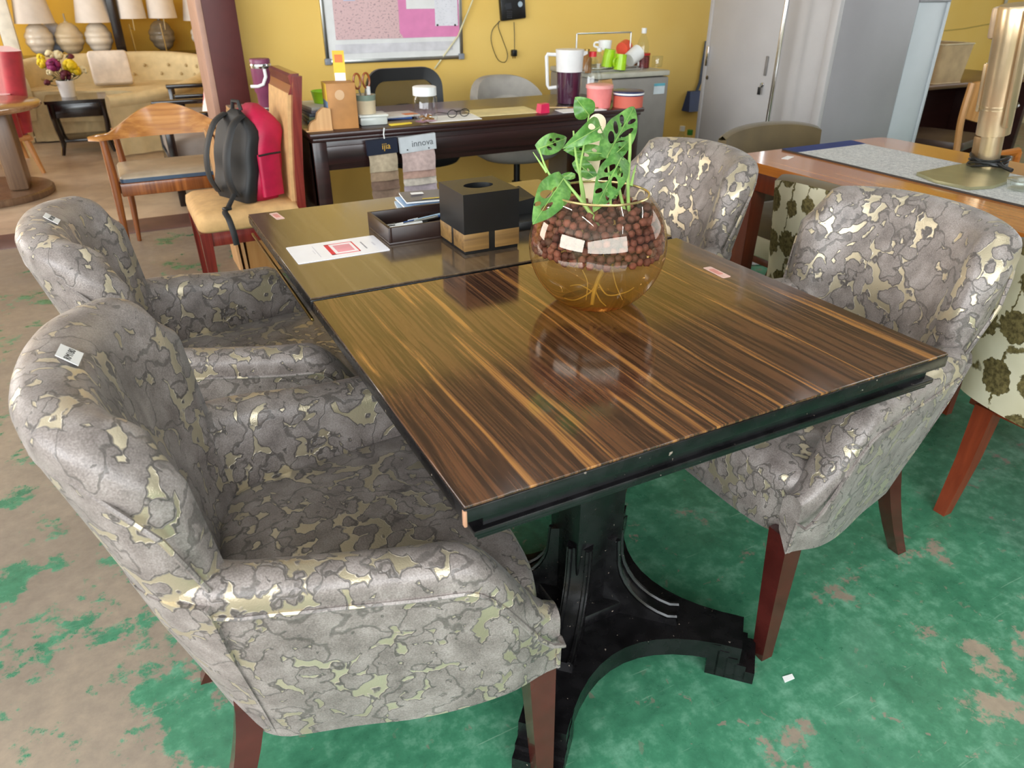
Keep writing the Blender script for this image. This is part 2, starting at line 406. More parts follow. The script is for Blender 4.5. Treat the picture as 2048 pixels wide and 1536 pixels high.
M_GLBLACK = plain('gloss_black', '#0d0d0f', .1)
M_WHITE = plain('white_plastic', '#e9e8e6', .4, var=.03)
M_PAPER = plain('white_paper', '#eceae8', .7, var=.03)
M_CHROME = plain('chrome', '#d8d8da', .1, metal=1, var=.02)
M_STEEL = plain('brushed_steel', '#b9b8b4', .3, metal=1, var=.05)
M_BRASS = plain('worn_brass', '#a98d54', .3, metal=1)
M_TAN = wood('tan_wood', '#b98a58', '#cfa272', axis=2, rough=.45)
M_INK = plain('black_ink', '#1c1b1f', .6)
M_GLASS = glass('clear_glass', (.96, .98, .97), .12)
# ---------------------------------------------------------------- the room
YW = 4.25                                   # yellow back wall
struct(MB().bx(-4.75, 8.6, -4.1, 4.12, -.1, 0).build('floor', M_FLOOR))
struct(MB().bx(-4.6, 1.2, 4.42, 9.1, -.1, 0).build('floor_lounge', M_LFLOOR))
struct(MB().bx(-4.6, .30, 4.12, 4.42, -.1, .006, .004).build('trim_1', plain('brown_sill_paint', '#6d4f48', .45, var=.15, scale=6)))
struct(MB().bx(.30, 8.6, YW, YW+.15, -.1, 3.0).build('wall_back', M_YEL))
struct(MB().bx(-4.6, 1.2, 8.95, 9.1, -.1, 3.0).build('wall_lounge', M_GOLD))
struct(MB().bx(1.05, 1.2, YW+.15, 8.95, -.1, 3.0).build('wall_lounge_right', M_GOLD))
struct(MB().bx(-4.75, 8.6, -4.1, 9.1, 3.0, 3.1).build('ceiling', M_CEIL))
struct(MB().bx(8.45, 8.6, 2.2, YW, 0, 3.0).build('wall_right', M_SIDE))
struct(MB().bx(-4.75, -4.6, 2.8, 9.1, 0, 3.0).build('wall_left', M_SIDE))
struct(MB().bx(.292, .467, 4.02, YW+.02, 0, 3.0, .004).build('column', plain('maroon_paint', '#54221f', .5, var=.06)))
struct(MB().bx(.262, .292, 4.02, YW+.15, 0, 3.0, .003).build('trim_2', plain('dusty_pink_paint', '#b08a78', .5, var=.05)))
struct(MB().bx(-4.75, 8.6, -4.1, -3.95, 0, .9).build('wall_front', M_SIDE))
for k_, x_ in enumerate((-4.3, -1.2, 1.9, 5.0)): struct(MB().bx(x_-.04, x_+.04, -4.06, -3.98, .9, 3.0, .004).build('trim_%d' % (3+k_), plain('window_mullion', '#b9b7b2', .4)))
struct(MB().bx(-4.75, -4.6, -4.1, 2.8, 0, .9).build('wall_left_sill', M_SIDE))
struct(MB().bx(8.45, 8.6, -4.1, 2.2, 0, .9).build('wall_right_sill', M_SIDE))
# ceiling battens with fluorescent tubes
M_TUBE = emit('tube_glow', (.93, .97, 1., 1), 34)
first = None
for (x, y) in ((-1.0, 1.75), (1.3, 1.75), (3.6, 1.75), (-1.0, -.4), (1.3, -.4), (3.6, -.4), (-1.2, 6.6), (-.2, 6.6), (1.2, -2.6)):
    if first is None:
        first = thing('ceiling_light', 'white ceiling batten with bare fluorescent tube', 'light', (x, y, 2.94), 0, 'fluorescent battens on the ceiling')
        MB().bx(-.04, .04, -.62, .62, .005, .06, .01).build('housing', M_WHITE, first)
        MB().tube([(0, -.59, -.02), (0, .59, -.02)], .014, 10).build('tube', M_TUBE, first)
        for s in (-1, 1): MB().box((0, s*.6, -.015), (.03, .02, .05), .003).build('end_cap', M_WHITE, first)
    else:
        q = copy_tree(first); q.location = (x, y, 2.94)
# ---------------------------------------------------------------- the two black-edged tables
ZT = .75
def pedestal(t, cx, cy, hx=.245, hy=.25):
    # star foot plate: four arms with concave sides
    def corner(sx, sy): return (cx+sx*hx, cy+sy*hy)
    d = math.hypot(hx, hy); out = []
    ang = [math.atan2(sy*hy, sx*hx) for sx, sy in ((1, 1), (-1, 1), (-1, -1), (1, -1))]
    for i in range(4):
        a = ang[i]; b = ang[(i+1) % 4]
        if b < a: b += 2*PI
        ux, uy = math.cos(a), math.sin(a); w = .046
        out.append((cx+ux*d+uy*w, cy+uy*d-ux*w)); out.append((cx+ux*d-uy*w, cy+uy*d+ux*w))
        m = (a+b)/2; half = (b-a)/2; R = .105
        p0 = Vector(out[-1]); p2 = Vector((cx+math.cos(b)*d+math.sin(b)*w, cy+math.sin(b)*d-math.cos(b)*w)); p1 = Vector((cx+math.cos(m)*R*.5, cy+math.sin(m)*R*.5))
        for k in range(1, 12):
            u = k/12; q = p0*(1-u)**2+p1*2*u*(1-u)+p2*u*u; out.append((q.x, q.y))
    b = bmesh.new(); vs = [b.verts.new((x, y, .045)) for x, y in out]; f = b.faces.new(vs)
    r = bmesh.ops.extrude_face_region(b, geom=[f])
    for v in r['geom']:
        if isinstance(v, bmesh.types.BMVert): v.co.z = .092
    MB().bm(b).build('foot_plate', M_LAC, t, ang=30)
    for a in ang:                                   # ribbed toes
        m = MB(); R = Matrix.Translation((cx, cy, 0)) @ Matrix.Rotation(a, 4, 'Z')
        for k in range(5):
            x0 = d-.065+k*.019; h = .088-k*.014
            m.raw(*_box(x0, x0+.023, -.048, .048, 0, h), R)
        m.build('toe', M_LAC, t, ang=30)
    MB().bx(cx-.055, cx+.055, cy-.055, cy+.055, .09, .69, .004).build('column', M_LAC, t)
    MB().bx(cx-.085, cx+.085, cy-.085, cy+.085, .09, .125, .008).build('column_collar', M_LAC, t)
    for a in ang:                                   # curved brackets up the column
        R = Matrix.Translation((cx, cy, 0)) @ Matrix.Rotation(a, 4, 'Z') @ Matrix.Rotation(PI/2, 4, 'X')
        pr = [(.05, .09), (.215, .09), (.21, .112)]+[(.215-.142*math.sin(u), .245-.14*math.cos(u)) for u in [i*PI/2/9 for i in range(1, 10)]]+[(.07, .285), (.05, .29)]
        m = MB().prism(pr, -.026, .026, R); b = m.build('bracket', M_LAC, t, ang=35)
        for s in (-1, 1):
            pts = [R @ Vector((x+.002, y+.001, s*.018)) for x, y in pr[2:-1]]
            MB().tube(pts, .005, 6).build('bead', M_LAC, b)
def _box(x0, x1, y0, y1, z0, z1):
    v = [(x0, y0, z0), (x1, y0, z0), (x1, y1, z0), (x0, y1, z0), (x0, y0, z1), (x1, y0, z1), (x1, y1, z1), (x0, y1, z1)]
    return v, [(0, 3, 2, 1), (4, 5, 6, 7), (0, 1, 5, 4), (1, 2, 6, 5), (2, 3, 7, 6), (3, 0, 4, 7)]
def cafe_table(label, x0, x1, y0, y1, veneer):
    t = thing('pedestal_table', label, 'table', ((x0+x1)/2, (y0+y1)/2, 0))
    X, Y = (x1-x0)/2, (y1-y0)/2
    MB().bx(-X+.0015, X-.0015, -Y+.0015, Y-.0015, ZT-.004, ZT, .0006, 1).build('veneer_top', veneer, t)
    MB().bx(-X, X, -Y, Y, ZT-.025, ZT-.0042, .002).build('edge_band', M_LAC, t)
    MB().bx(-X+.03, X-.03, -Y+.012, Y-.012, ZT-.046, ZT-.025).build('recess', M_LAC, t)
    m = MB(); i = .014
    m.bx(-X+i, X-i, -Y+.004, Y-.004, ZT-.056, ZT-.046, .003); m.bx(-X+i+.006, X-i-.006, -Y+.01, Y-.01, ZT-.066, ZT-.056, .003)
    m.build('moulding', M_LAC, t)
    pedestal(t, -.018, 0)
    return t
TBL = cafe_table('dark table with bold striped zebrano top, holding the plant bowl', 0, .9, 0, .722, M_ZEB)
TBF = cafe_table('dark table with plain brown top holding tissue box and card', 0, .9, .738, 1.415, M_ZEB2)
MB().bx(-.452, -.446, -.33, .32, ZT-.052, ZT-.046, .001).build('brass_strip', M_BRASS, TBF)
M_STICK = plain('pink_sticker', '#e4bdb2', .55); M_RED = plain('red_ink', '#c43a34', .6)
def sticker(parent, x, y, w, h, rz):
    R = Matrix.Translation((x, y, 0)) @ Matrix.Rotation(rz, 4, 'Z')
    m = MB(); m.prism(rrect(-w/2, w/2, -h/2, h/2, .004, 3), ZT+.0001, ZT+.0006, R); o = m.build('sticker', M_STICK, parent, label='small pink price sticker')
    MB().prism([(q[0], q[1]) for q in rrect(-w*.22, w*.28, -h*.28, h*.3, .002, 2)], ZT+.0006, ZT+.0009, R).build('red_print', plain('faded_red_print', '#d98f84', .6), o)
sticker(TBL, .369, .126, .07, .022, PI/2-.05)
sticker(TBF, -.384, .285, .07, .022, PI/2+.1)
MB().box((-.4485, -.3585, .732), (.004, .007, .024), .001).build('chipped_corner', plain('bare_chipped_wood', '#b98a6c', .7), TBL)
# ---------------------------------------------------------------- damask tub armchairs
AX, AB, AA, AN = -.09, .252, .155, 2.5      # plan of the tub: superellipse behind x=AX, straight arms before it
def plan(y=None, x=None, side=1):
    """centre line point and outward normal at seat level"""
    if x is not None and x >= AX: return Vector((x, side*(AB+.042*smooth(AX-.1, .32, x)), 0)), Vector((-.08, side, 0)).normalized()
    ay = min(abs(y), AB*.9999); px = AX-AA*(1-(ay/AB)**AN)**(1/AN)
    gx = -AN*((AX-px)/AA)**(AN-1)/AA; gy = AN*(ay/AB)**(AN-1)/AB*(1 if y >= 0 else -1)
    n = Vector((gx, gy, 0)); n = n.normalized() if n.length > 1e-9 else Vector((-1, 0, 0))
    return Vector((px, y, 0)), n
def interp(x, T):
    if x <= T[0][0]: return T[0][1]
    for (a, fa), (b, fb) in zip(T, T[1:]):
        if x <= b: return fa+(fb-fa)*(x-a)/(b-a)
    return T[-1][1]
def lean(p, n, o, z):
    """point at offset o and height z; the tub flares upwards and leans back"""
    b = max(0, -n.x)
    x = p.x+n.x*o; y = p.y+n.y*o
    x += b*interp(z, ((.30, .045), (.42, .012), (.62, -.03), (.87, -.095)))
    k = interp(z, ((.25, .75), (.29, .775), (.36, .82), (.45, .885), (.62, .965), (.87, 1.015)))
    y *= 1+(k-1)*(.28+.72*smooth(.25, -.14, p.x))
    return (x, y, z)
def station(p, n, h, zb, th, zi=.40, flat=1):
    r = th
    P = [(r*.85, zb), (r*.98, zb+.05), (r*1.02, (zb+h)/2), (r*1.06, h-r*1.25), (r*1.02, h-r*.9)]
    P += [(r*math.cos(a), h-r*.8+r*.8*math.sin(a)) for a in [i*PI/10 for i in range(1, 10)]]
    P += [(-r, h-r*.95), (-r*.98, (zi+h)/2), (-r*.9, zi), (-r*.5, zi-.03)]
    return [lean(p, n, o, z) for o, z in P]
def arm_path(side):
    L = []
    for k in range(9):
        y = (.20+(.2515-.20)*k/8)*side; p, n = plan(y); L.append((p, n))
    for k in range(1, 21): L.append(plan(x=AX+(.285-AX)*k/20, side=side))
    return L
def arm_h(x):
    h = .632-.03*smooth(-.22, .12, x)
    return h-.165*smooth(.12, .285, x)**1.25
def make_armchair(label):
    t = thing('tub_armchair', label, 'chair', group='damask tub armchairs round the black tables')
    # seat: crowned cushion with soft front edge
    m = MB(); rows = []
    def outl(k):
        q = []
        for a in range(48):
            u = 2*PI*a/48; c, s = math.cos(u), math.sin(u)
            e = .32 if c > 0 else .62
            x = .045+.245*k*math.copysign(abs(c)**e, c); w = .232+.062*smooth(-.12, .25, x)
            q.append((x, w*k*math.copysign(abs(s)**.42, s)))
        return q
    for k, z in ((.93, .300), (.985, .312), (1., .36), (1., .42), (.985, .445), (.94, .462), (.8, .473), (.5, .481), (.2, .485)): rows.append([(x, y, z) for x, y in outl(k)])
    m.loft(rows); m.build('seat', M_DAM, t, ang=60)
    # backrest
    rows = []; K = 36
    for i in range(K+1):
        u = -1+2*i/K; u = math.copysign(abs(u)**.85, u); y = u*.235
        p, n = plan(y); e = abs(u)
        h = .874-.018*e*e-.075*smooth(.86, 1., e)**1.6; th = .047*math.sqrt(max(.03, 1-smooth(.88, 1.02, e)*.9))
        rows.append(station(p, n, h, .47, th))
    m = MB().loft(rows); m.build('backrest', M_DAM, t, ang=60)
    m = MB(); rows = []                                          # lower outside of the tub under the back
    for i in range(25):
        y = -.236+.472*i/24; p, n = plan(y)
        rows.append([lean(p, n, o, z) for o, z in ((.034, .246), (.044, .36), (.048, .5), (.0495, .6), (.03, .6), (-.03, .5), (-.03, .36), (.0, .246))])
    m.loft(rows); m.build('back_panel', M_DAM, t, ang=60)
    for side in (1, -1):
        L = arm_path(side); rows = []
        for i, (p, n) in enumerate(L):
            e = min(1, i/3); f = smooth(len(L)-1, len(L)-6, i); th = .040*(.8+.2*e)*(.55+.45*f)
            rows.append(station(p, n, arm_h(p.x), .246+.056*smooth(.02, .28, p.x), th, min(.40, arm_h(p.x)-.06)))
        a = MB().loft(rows).build('armrest', M_DAM, t, ang=60)
        pts = [Vector(lean(p, n, .0425, arm_h(p.x)-.052)) for p, n in L[2:]]+[Vector(lean(L[-1][0], L[-1][1], .0235, z)) for z in (.385, .35, .312)]
        MB().tube(pts, .0042, 6).build('piping', M_DAM, a)
    # back edge piping
    pts = []
    for i in range(31):
        u = -1+2*i/30; p, n = plan(u*.232); e = abs(u); h = .874-.018*e*e-.075*smooth(.86, 1., e)**1.6
        pts.append(lean(p, n, .047, h-.058))
    pts = [lean(*plan(-.236), .03, .62)]+pts+[lean(*plan(.236), .03, .62)]
    MB().tube(pts, .004, 6).build('piping', M_DAM, t)
    for s in (1, -1):
        rows = []
        for z, w in ((.0, .030), (.02, .031), (.335, .05)):
            x = .262+.010*(1-z/.31); y = s*(.268+.016*(1-z/.31)); rows.append([(x-w/2, y-w/2, z), (x+w/2, y-w/2, z), (x+w/2, y+w/2, z), (x-w/2, y+w/2, z)])
        l = MB().loft(rows).build('leg', M_LEG, t, ang=30)
        MB().lathe([(.008, -.003), (.012, .0), (.012, .004)], 12, (.266, s*.286, 0)).build('glide', M_WHITE, l)
        rows = []
        for k in range(9):
            z = .35*(1-k/8); w = .046-.016*k/8; x = -.185-.105*(k/8)**1.6; y = s*(.155+.04*k/8)
            rows.append([(x-w/2, y-w/2, z), (x+w/2, y-w/2, z), (x+w/2, y+w/2, z), (x-w/2, y+w/2, z)])
        l = MB().loft(rows).build('leg', M_LEG, t, ang=30)
        MB().lathe([(.008, -.003), (.012, .0), (.012, .004)], 12, (-.29, s*.195, 0)).build('glide', M_WHITE, l)
    return t
def chair_tag(t, y, txt, rot):
    p, n = plan(y); r = .047; h = .874; al = math.radians(128)
    c = Vector(lean(p, n, r*math.cos(al), h-r*.8+r*.8*math.sin(al))); up = Vector((0, 0, 1)); nn = (n*math.cos(al)+up*math.sin(al)).normalized()
    c = c+nn*.0035; ty = Vector((0, 1, 0)); ty = (ty-nn*ty.dot(nn)).normalized(); sl = nn.cross(ty)
    rd = (ty*math.cos(rot)-sl*math.sin(rot)) if sl.x < 0 else (ty*math.cos(rot)+sl*math.sin(rot))
    F = frame(c, rd, nn.cross(rd))
    o = MB().prism([(-.021, -.015), (.022, -.013), (.02, .016), (-.02, .014)], -.0004, .0004, F).build('price_tag', M_PAPER, t, label='white handwritten price tag')
    text('lettering', txt, .0125, M_INK, o, F @ Matrix.Translation((0, 0, .0006)), .0002)
ch0 = make_armchair('damask armchair tucked under the bowl table corner, price tag inside its back')
ch0.location = (-.077, .383, 0); ch0.rotation_euler.z = -.085
c = copy_tree(ch0); c.location = (-.115, 1.13, 0); c.rotation_euler.z = -.03; c['label'] = 'damask armchair with small price tag beside the brown topped table and card'
chair_tag(c, -.02, 'RM180', .12)
chair_tag(ch0, -.02, 'RM180', .12)
c = copy_tree(ch0) if False else None
for lab, loc in (('damask armchair backing onto a floral chair, its front leg beside the table foot', (1.015, .387, 0)), ('damask armchair behind the plant bowl, near the polished orange table corner', (1.012, 1.125, 0))):
    q = copy_tree(ch0)
    for k in list(q.children):
        if k.name.startswith('price_tag'):
            for g in list(k.children): bpy.data.objects.remove(g)
            bpy.data.objects.remove(k)
    q.location = loc; q.rotation_euler.z = PI; q['label'] = lab
# ---------------------------------------------------------------- bowl, clay balls and plant
BX, BY, BR = .495, .475, .13
bowl = thing('glass_bowl', 'round amber glass bowl of clay balls and roots on striped table', 'bowl', (BX, BY, ZT))
def bprof(r, zc=.115, n=26):
    a0 = -math.asin(.113/r); a1 = math.asin(.096/r)
    return [(r*math.cos(a0+(a1-a0)*i/n), zc+r*math.sin(a0+(a1-a0)*i/n)) for i in range(n+1)]
MB().lathe_open([(.0, .003)]+bprof(BR), 64).build('glass_wall', M_BOWL, bowl, ang=180)
MB().tube([(.0885*math.cos(a), .0885*math.sin(a), .211) for a in [2*PI*i/64 for i in range(64)]], .0022, 8, closed=True).build('gilt_rim', plain('gilt', '#d8c488', .18, metal=.8), bowl)
wp = [(r*.985, z) for r, z in bprof(BR) if z < .108]
MB().lathe([(.001, .006)]+wp+[(.001, wp[-1][1])], 48).build('water', mat_water(), bowl, ang=60)
pebm = None; rp = random.Random(3); spots = []
def rr(z): return math.sqrt(max(0, (BR-.0035)**2-(z-.115)**2))
z = .112; lay = 0
while z < .178:
    R = rr(z)-.0080; n = int(2*PI*R/.0158)
    for k in range(n):
        a = 2*PI*(k+.5*(lay % 2))/n+rp.uniform(-.02, .02); spots.append((R*math.cos(a), R*math.sin(a), z+rp.uniform(-.003, .003)))
    z += .0128; lay += 1
for q in range(500):                            # loose top layer
    R = (rr(.176)-.012)*math.sqrt(rp.random()); a = rp.uniform(0, 2*PI); p = (R*math.cos(a), R*math.sin(a), .176+rp.uniform(-.004, .006))
    if all((p[0]-s[0])**2+(p[1]-s[1])**2+(p[2]-s[2])**2 > .0145**2 for s in spots): spots.append(p)
for q in range(400):                            # under side of the ball layer
    R = (rr(.112)-.016)*math.sqrt(rp.random()); a = rp.uniform(0, 2*PI); p = (R*math.cos(a), R*math.sin(a), .112+rp.uniform(-.004, .004))
    if all((p[0]-s[0])**2+(p[1]-s[1])**2+(p[2]-s[2])**2 > .0140**2 for s in spots): spots.append(p)
cd = Vector((CLOC.x-BX, CLOC.y-BY)).normalized()
spots.sort(key=lambda s: -(s[0]*cd.x+s[1]*cd.y + (.06 if s[2] > .165 else 0)))
kinds = []
for k in range(4):
    b = bmesh.new(); bmesh.ops.create_icosphere(b, subdivisions=1, radius=.0084)
    for v in b.verts: v.co *= 1+rp.uniform(-.07, .07)
    kinds.append(MB().bm(b).mesh('clay_ball', M_PEB, 90))
rest = MB()
for i, s in enumerate(spots):
    if i < 290:
        o = bpy.data.objects.new('clay_ball', rp.choice(kinds)); COL.objects.link(o)
        o.location = (BX+s[0], BY+s[1], ZT+s[2]); o.rotation_euler = (rp.random()*6, rp.random()*6, rp.random()*6); o.scale = (rp.uniform(.9, 1.1),)*3
        tag(o, 'reddish brown fired clay ball in the amber glass bowl', 'clay ball', 'clay balls in the glass bowl')
    else:
        b = bmesh.new(); bmesh.ops.create_icosphere(b, subdivisions=1, radius=.0084); rest.bm(b, Matrix.Translation(s))
o = rest.build('clay_ball_fill', M_PEB, None, (BX, BY, ZT), ang=90); o['kind'] = 'stuff'; tag(o, 'clay balls packed at the far side of the glass bowl', 'clay balls')

fw = _f.copy()
BD = (Vector((BX, BY, .9))-CLOC).dot(fw)
def at(px, py, dd=0.):
    """point seen at a pixel, at the bowl's own distance plus dd"""
    d = fw+_R*((px-1024)/FPX)-_U*((py-768)/FPX)
    return CLOC+d*(BD+dd)
MPX = BD/FPX
plant = thing('monstera_plant', 'green swiss cheese plant with holed leaves growing from the bowl', 'plant', (BX, BY, ZT+.16))
PI_ = Matrix.Translation((-BX, -BY, -ZT-.16))
def leaf(bp, tp, w, holes=(), d0=0., d1=0., curl=.0, fold=.12, roll=0., heart=.12, side=1):
    B = at(*bp, d0); T = at(*tp, d1); ax = T-B; L = ax.length; ax.normalize()
    N = (CLOC-(B+T)/2).normalized(); N = (N-ax*N.dot(ax)).normalized(); N = Matrix.Rotation(roll, 3, ax) @ N; S = ax.cross(N)
    Wd = w*MPX; ns = 22; out = []
    def hw(u): return (math.sin(PI*min(1, max(0, u))**.72)**.75)*(1-.12*u)
    for i in range(ns+1):
        u = i/ns; out.append((u-heart*math.exp(-u*9)*(1 if i else .2), hw(u)))
    poly = out+[(u, -v) for u, v in out[-2:0:-1]]
    verts = [Vector((u*L, v*Wd)) for u, v in poly]; edges = [(i, (i+1) % len(verts)) for i in range(len(verts))]
    hp = []
    for (hu, hv, ru, rv, ang) in holes:
        c = [Vector((hu*L+math.cos(a)*ru*L*math.cos(ang)-math.sin(a)*rv*Wd*math.sin(ang), hv*Wd+math.cos(a)*ru*L*math.sin(ang)+math.sin(a)*rv*Wd*math.cos(ang))) for a in [2*PI*k/12 for k in range(12)]]
        n0 = len(verts); verts += c; edges += [(n0+k, n0+(k+1) % 12) for k in range(12)]; hp.append(c)
    for i in range(1, 14):
        for j in range(-5, 6):
            u = i/14; p = Vector((u*L, j/5.5*Wd*hw(u)*.95))
            verts.append(p)
    r = delaunay_2d_cdt(verts, edges, [], 1, 1e-6)
    V2, F2 = r[0], r[2]
    def inside(p, c):
        k = False; n = len(c); j = n-1
        for i in range(n):
            if (c[i].y > p.y) != (c[j].y > p.y) and p.x < (c[j].x-c[i].x)*(p.y-c[i].y)/(c[j].y-c[i].y)+c[i].x: k = not k
            j = i
        return k
    outl = verts[:len(poly)]; F = []
    for f in F2:
        c = (V2[f[0]]+V2[f[1]]+V2[f[2]])/3
        if inside(c, outl) and not any(inside(c, h) for h in hp): F.append(f)
    def to3(p):
        u = p.x/L; v = p.y/Wd
        return B+ax*p.x+S*p.y+N*(curl*L*4*u*(1-u)*.5-fold*Wd*abs(v)**1.3*-1*side+.03*L*math.sin(u*9+v*3))
    v3 = [to3(p) for p in V2]
    m = MB(); m.raw(v3, F, PI_); lf = m.build('leaf', M_LEAF, plant, ang=180)
    rib = [PI_ @ (to3(Vector((u*L, 0)))+N*.0006) for u in [k/10 for k in range(11)]]
    MB().tube(rib, [.0011*(1-.7*k/10) for k in range(11)], 5).build('midrib', M_STEM, lf)
M_STEM = plain('pale_green_stem', '#8fb15c', .45, var=.12)
H = [(.28, .33, .1, .2, .5), (.5, .36, .11, .17, .5), (.7, .3, .07, .14, .5), (.28, -.33, .1, .2, -.5), (.48, -.38, .11, .18, -.5), (.68, -.3, .08, .14, -.5), (.4, .12, .04, .05, 0), (.6, -.1, .04, .05, 0)]
leaf((1178, 230), (1150, 194), 24, (), .0, -.02, .25, .2)
leaf((1076, 298), (1133, 276), 21, [(.3, .3, .09, .16, .6), (.5, .1, .07, .18, 1.2), (.66, -.2, .08, .12, .2), (.4, -.35, .06, .14, .3)], .0, .03, .2, .15)
leaf((1200, 254), (1124, 298), 24, [(.45, .35, .1, .22, .4), (.3, -.3, .1, .18, 0)], .0, -.03, .85, .3)
leaf((1214, 314), (1268, 214), 34, H, .02, .05, .12, .12)
leaf((1212, 308), (1126, 300), 17, [(.3, .3, .06, .2, .2), (.5, -.3, .08, .2, .2), (.62, .3, .05, .15, .2)], .03, .0, .1, .1)
leaf((1242, 316), (1186, 426), 30, H, -.03, -.07, .15, .12)
leaf((1226, 312), (1256, 284), 15, [(.5, .1, .16, .35, .9)], .0, .02, .1, .1)
leaf((1127, 357), (1065, 450), 33, [(.45, .35, .12, .24, .5), (.62, -.1, .13, .14, .3), (.7, .42, .07, .12, .5), (.3, .1, .06, .08, .2)], -.05, -.09, .12, .15)
leaf((1150, 322), (1198, 362), 17, [(.3, .2, .06, .12, .3), (.5, -.2, .06, .12, .3)], .05, .06, .1, .1)
leaf((1150, 352), (1118, 352), 8, (), .02, .02, .1, .1)
leaf((1250, 318), (1232, 350), 15, [(.5, .2, .14, .22, .3)], .0, -.02, .1, .2)
leaf((1234, 392), (1203, 372), 12, [(.5, .0, .1, .22, .3)], -.02, -.02, .2, .2)
def stem(pts, r0, r1, dd=0.):
    P = spline([at(p[0], p[1], p[2] if len(p) > 2 else dd) for p in pts], 6); n = len(P)
    MB().tube([PI_ @ p for p in P], [r0+(r1-r0)*i/(n-1) for i in range(n)], 8).build('stem', M_STEM, plant)
stem([(1172, 432), (1166, 380), (1153, 320), (1147, 262)], .0036, .0018)
stem([(1170, 425), (1160, 350), (1168, 290), (1178, 230)], .0030, .0015)
stem([(1200, 452, -.06), (1165, 405, -.06), (1127, 358, -.05)], .0046, .0020)
stem([(1258, 430), (1256, 370), (1260, 300), (1260, 268)], .0036, .0026)
stem([(1250, 425), (1238, 370), (1246, 318, -.03)], .0034, .0018)
stem([(1130, 390), (1096, 344), (1078, 298)], .0026, .0016)
stem([(1094, 345), (1080, 325), (1066, 304)], .0030, .0006)
stem([(1222, 420), (1219, 360), (1215, 312)], .0026, .0018)
stem([(1262, 372), (1268, 345), (1272, 330)], .0034, .0006)
M_ROOT = plain('pale_root', '#a98f4d', .6, var=.2)
def root(pts, r0, r1):
    P = spline([at(*p) for p in pts], 5); n = len(P)
    MB().tube([PI_ @ p for p in P], [r0+(r1-r0)*i/(n-1) for i in range(n)], 7).build('root', M_ROOT, plant)
root([(1206, 540), (1196, 560), (1188, 585), (1184, 610)], .0045, .0035)
root([(1196, 562), (1180, 585), (1150, 600), (1128, 596)], .0018, .0008)
root([(1196, 565), (1215, 590), (1250, 585), (1268, 575)], .0016, .0008)
root([(1190, 580), (1200, 600), (1212, 612)], .0016, .0008)
root([(1225, 540), (1232, 570), (1245, 600)], .0012, .0007)
root([(1165, 540), (1175, 565), (1172, 600)], .0012, .0007)
root([(1188, 585), (1160, 570), (1140, 572)], .0012, .0007)
# flat wooden stake behind the leaves
stake = thing('wooden_stake', 'pale flat wooden stake with rounded top among the leaves', 'stake', (BX, BY, ZT+.15))
a = at(1170, 420, .05); b = at(1197, 228, .07); ax = (b-a).normalized(); N = (CLOC-b).normalized(); S = ax.cross(N).normalized(); L = (b-a).length
F = Matrix.Translation((-BX, -BY, -ZT-.15)) @ frame(a, ax, S)
MB().prism([(0, -.011), (L*.6, -.017), (L-.018, -.017)]+[(L-.018+.018*math.cos(t), .017*math.sin(t)) for t in [-PI/2+PI*i/10 for i in range(1, 10)]]+[(L-.018, .017), (L*.6, .017), (0, .011)], -.0015, .0015, F).build('blade', plain('pale_birch', '#d9c6a8', .6, var=.06), stake)

# ---------------------------------------------------------------- tissue box
tb = thing('tissue_box', 'black cube tissue box with oak corner blocks and oval opening', 'tissue box', (.45, .907, ZT))
S2 = .07; HT = .138
m = MB(); m.bx(-S2+.002, S2-.002, -S2+.002, S2-.002, .0, .048, .001); m.build('base', M_BLACK, tb)
M_OAK = wood('oak_block', '#5f4526', '#7b5c33', '#8f6d3e', axis=0, scale=90, rough=.5)
for sx in (-1, 1):
    for sy in (-1, 1): MB().bx(sx*.008, sx*(S2+.0005), sy*.008, sy*(S2+.0005), .008, .048, .0008).build('oak_block', M_OAK, tb)
m = MB(); n = 48; ro = []; ri = []; rd = []
for k in range(n):
    a = 2*PI*k/n; c, s = math.cos(a), math.sin(a); q = S2/max(abs(c), abs(s)); ro.append((c*q, s*q, HT)); ri.append((.036*c, .026*s, HT)); rd.append((.036*c, .026*s, HT-.012))
bt = [(x, y, .048) for x, y, z in ro]
m.loft([bt, ro, ri, rd], True, False); m.build('lid', M_BLACK, tb, ang=30)
MB().lathe([(.001, HT-.03), (.06, HT-.03)], 24).build('opening', plain('inside_shade', '#080808', .9), tb)  # near-black disc paints the shade inside the box
# ---------------------------------------------------------------- pen tray and what lies in it
tr = thing('pen_tray', 'low dark brown open tray beside the black tissue box', 'tray', (.37, 1.063, ZT))
M_TRAY = plain('dark_espresso', '#2a1b17', .35)
for nm, b in (('bottom', (-.12, .17, -.08, .08, .0, .006)), ('side', (-.12, -.112, -.08, .08, .006, .042)), ('side', (.162, .17, -.08, .08, .006, .042)), ('side', (-.112, .162, -.08, -.072, .006, .042)), ('side', (-.112, .162, .072, .08, .006, .042))):
    MB().bx(*b, .001).build(nm, M_TRAY, tr)
def pen(label, x, y, rz, body, tipc, z=.0125):
    p = thing('pen', label, 'pen', (x, y, ZT+z), rz, 'pens in the dark tray')
    R = Matrix.Rotation(PI/2, 4, 'Y')
    MB().lathe([(.0045, -.06), (.0045, .04), (.004, .045)], 12, R).build('barrel', body, p)
    MB().lathe([(.004, .045), (.001, .062)], 12, R).build('tip', tipc, p)
    MB().bx(-.062, -.03, -.0012, .0012, .0045, .0065, .0005).build('clip', tipc, p)
MB_BLUE = plain('blue_plastic', '#3f64a8', .35)
pen('white pen with black trim lying in the dark tray', .33, 1.085, .10, M_WHITE, M_BLACK)
pen('white pen lying in the tray against another white pen', .335, 1.10, .14, M_WHITE, M_STEEL)
pen('silver and blue marker pointing up the dark tray', .385, 1.105, .26, M_STEEL, MB_BLUE, .014)
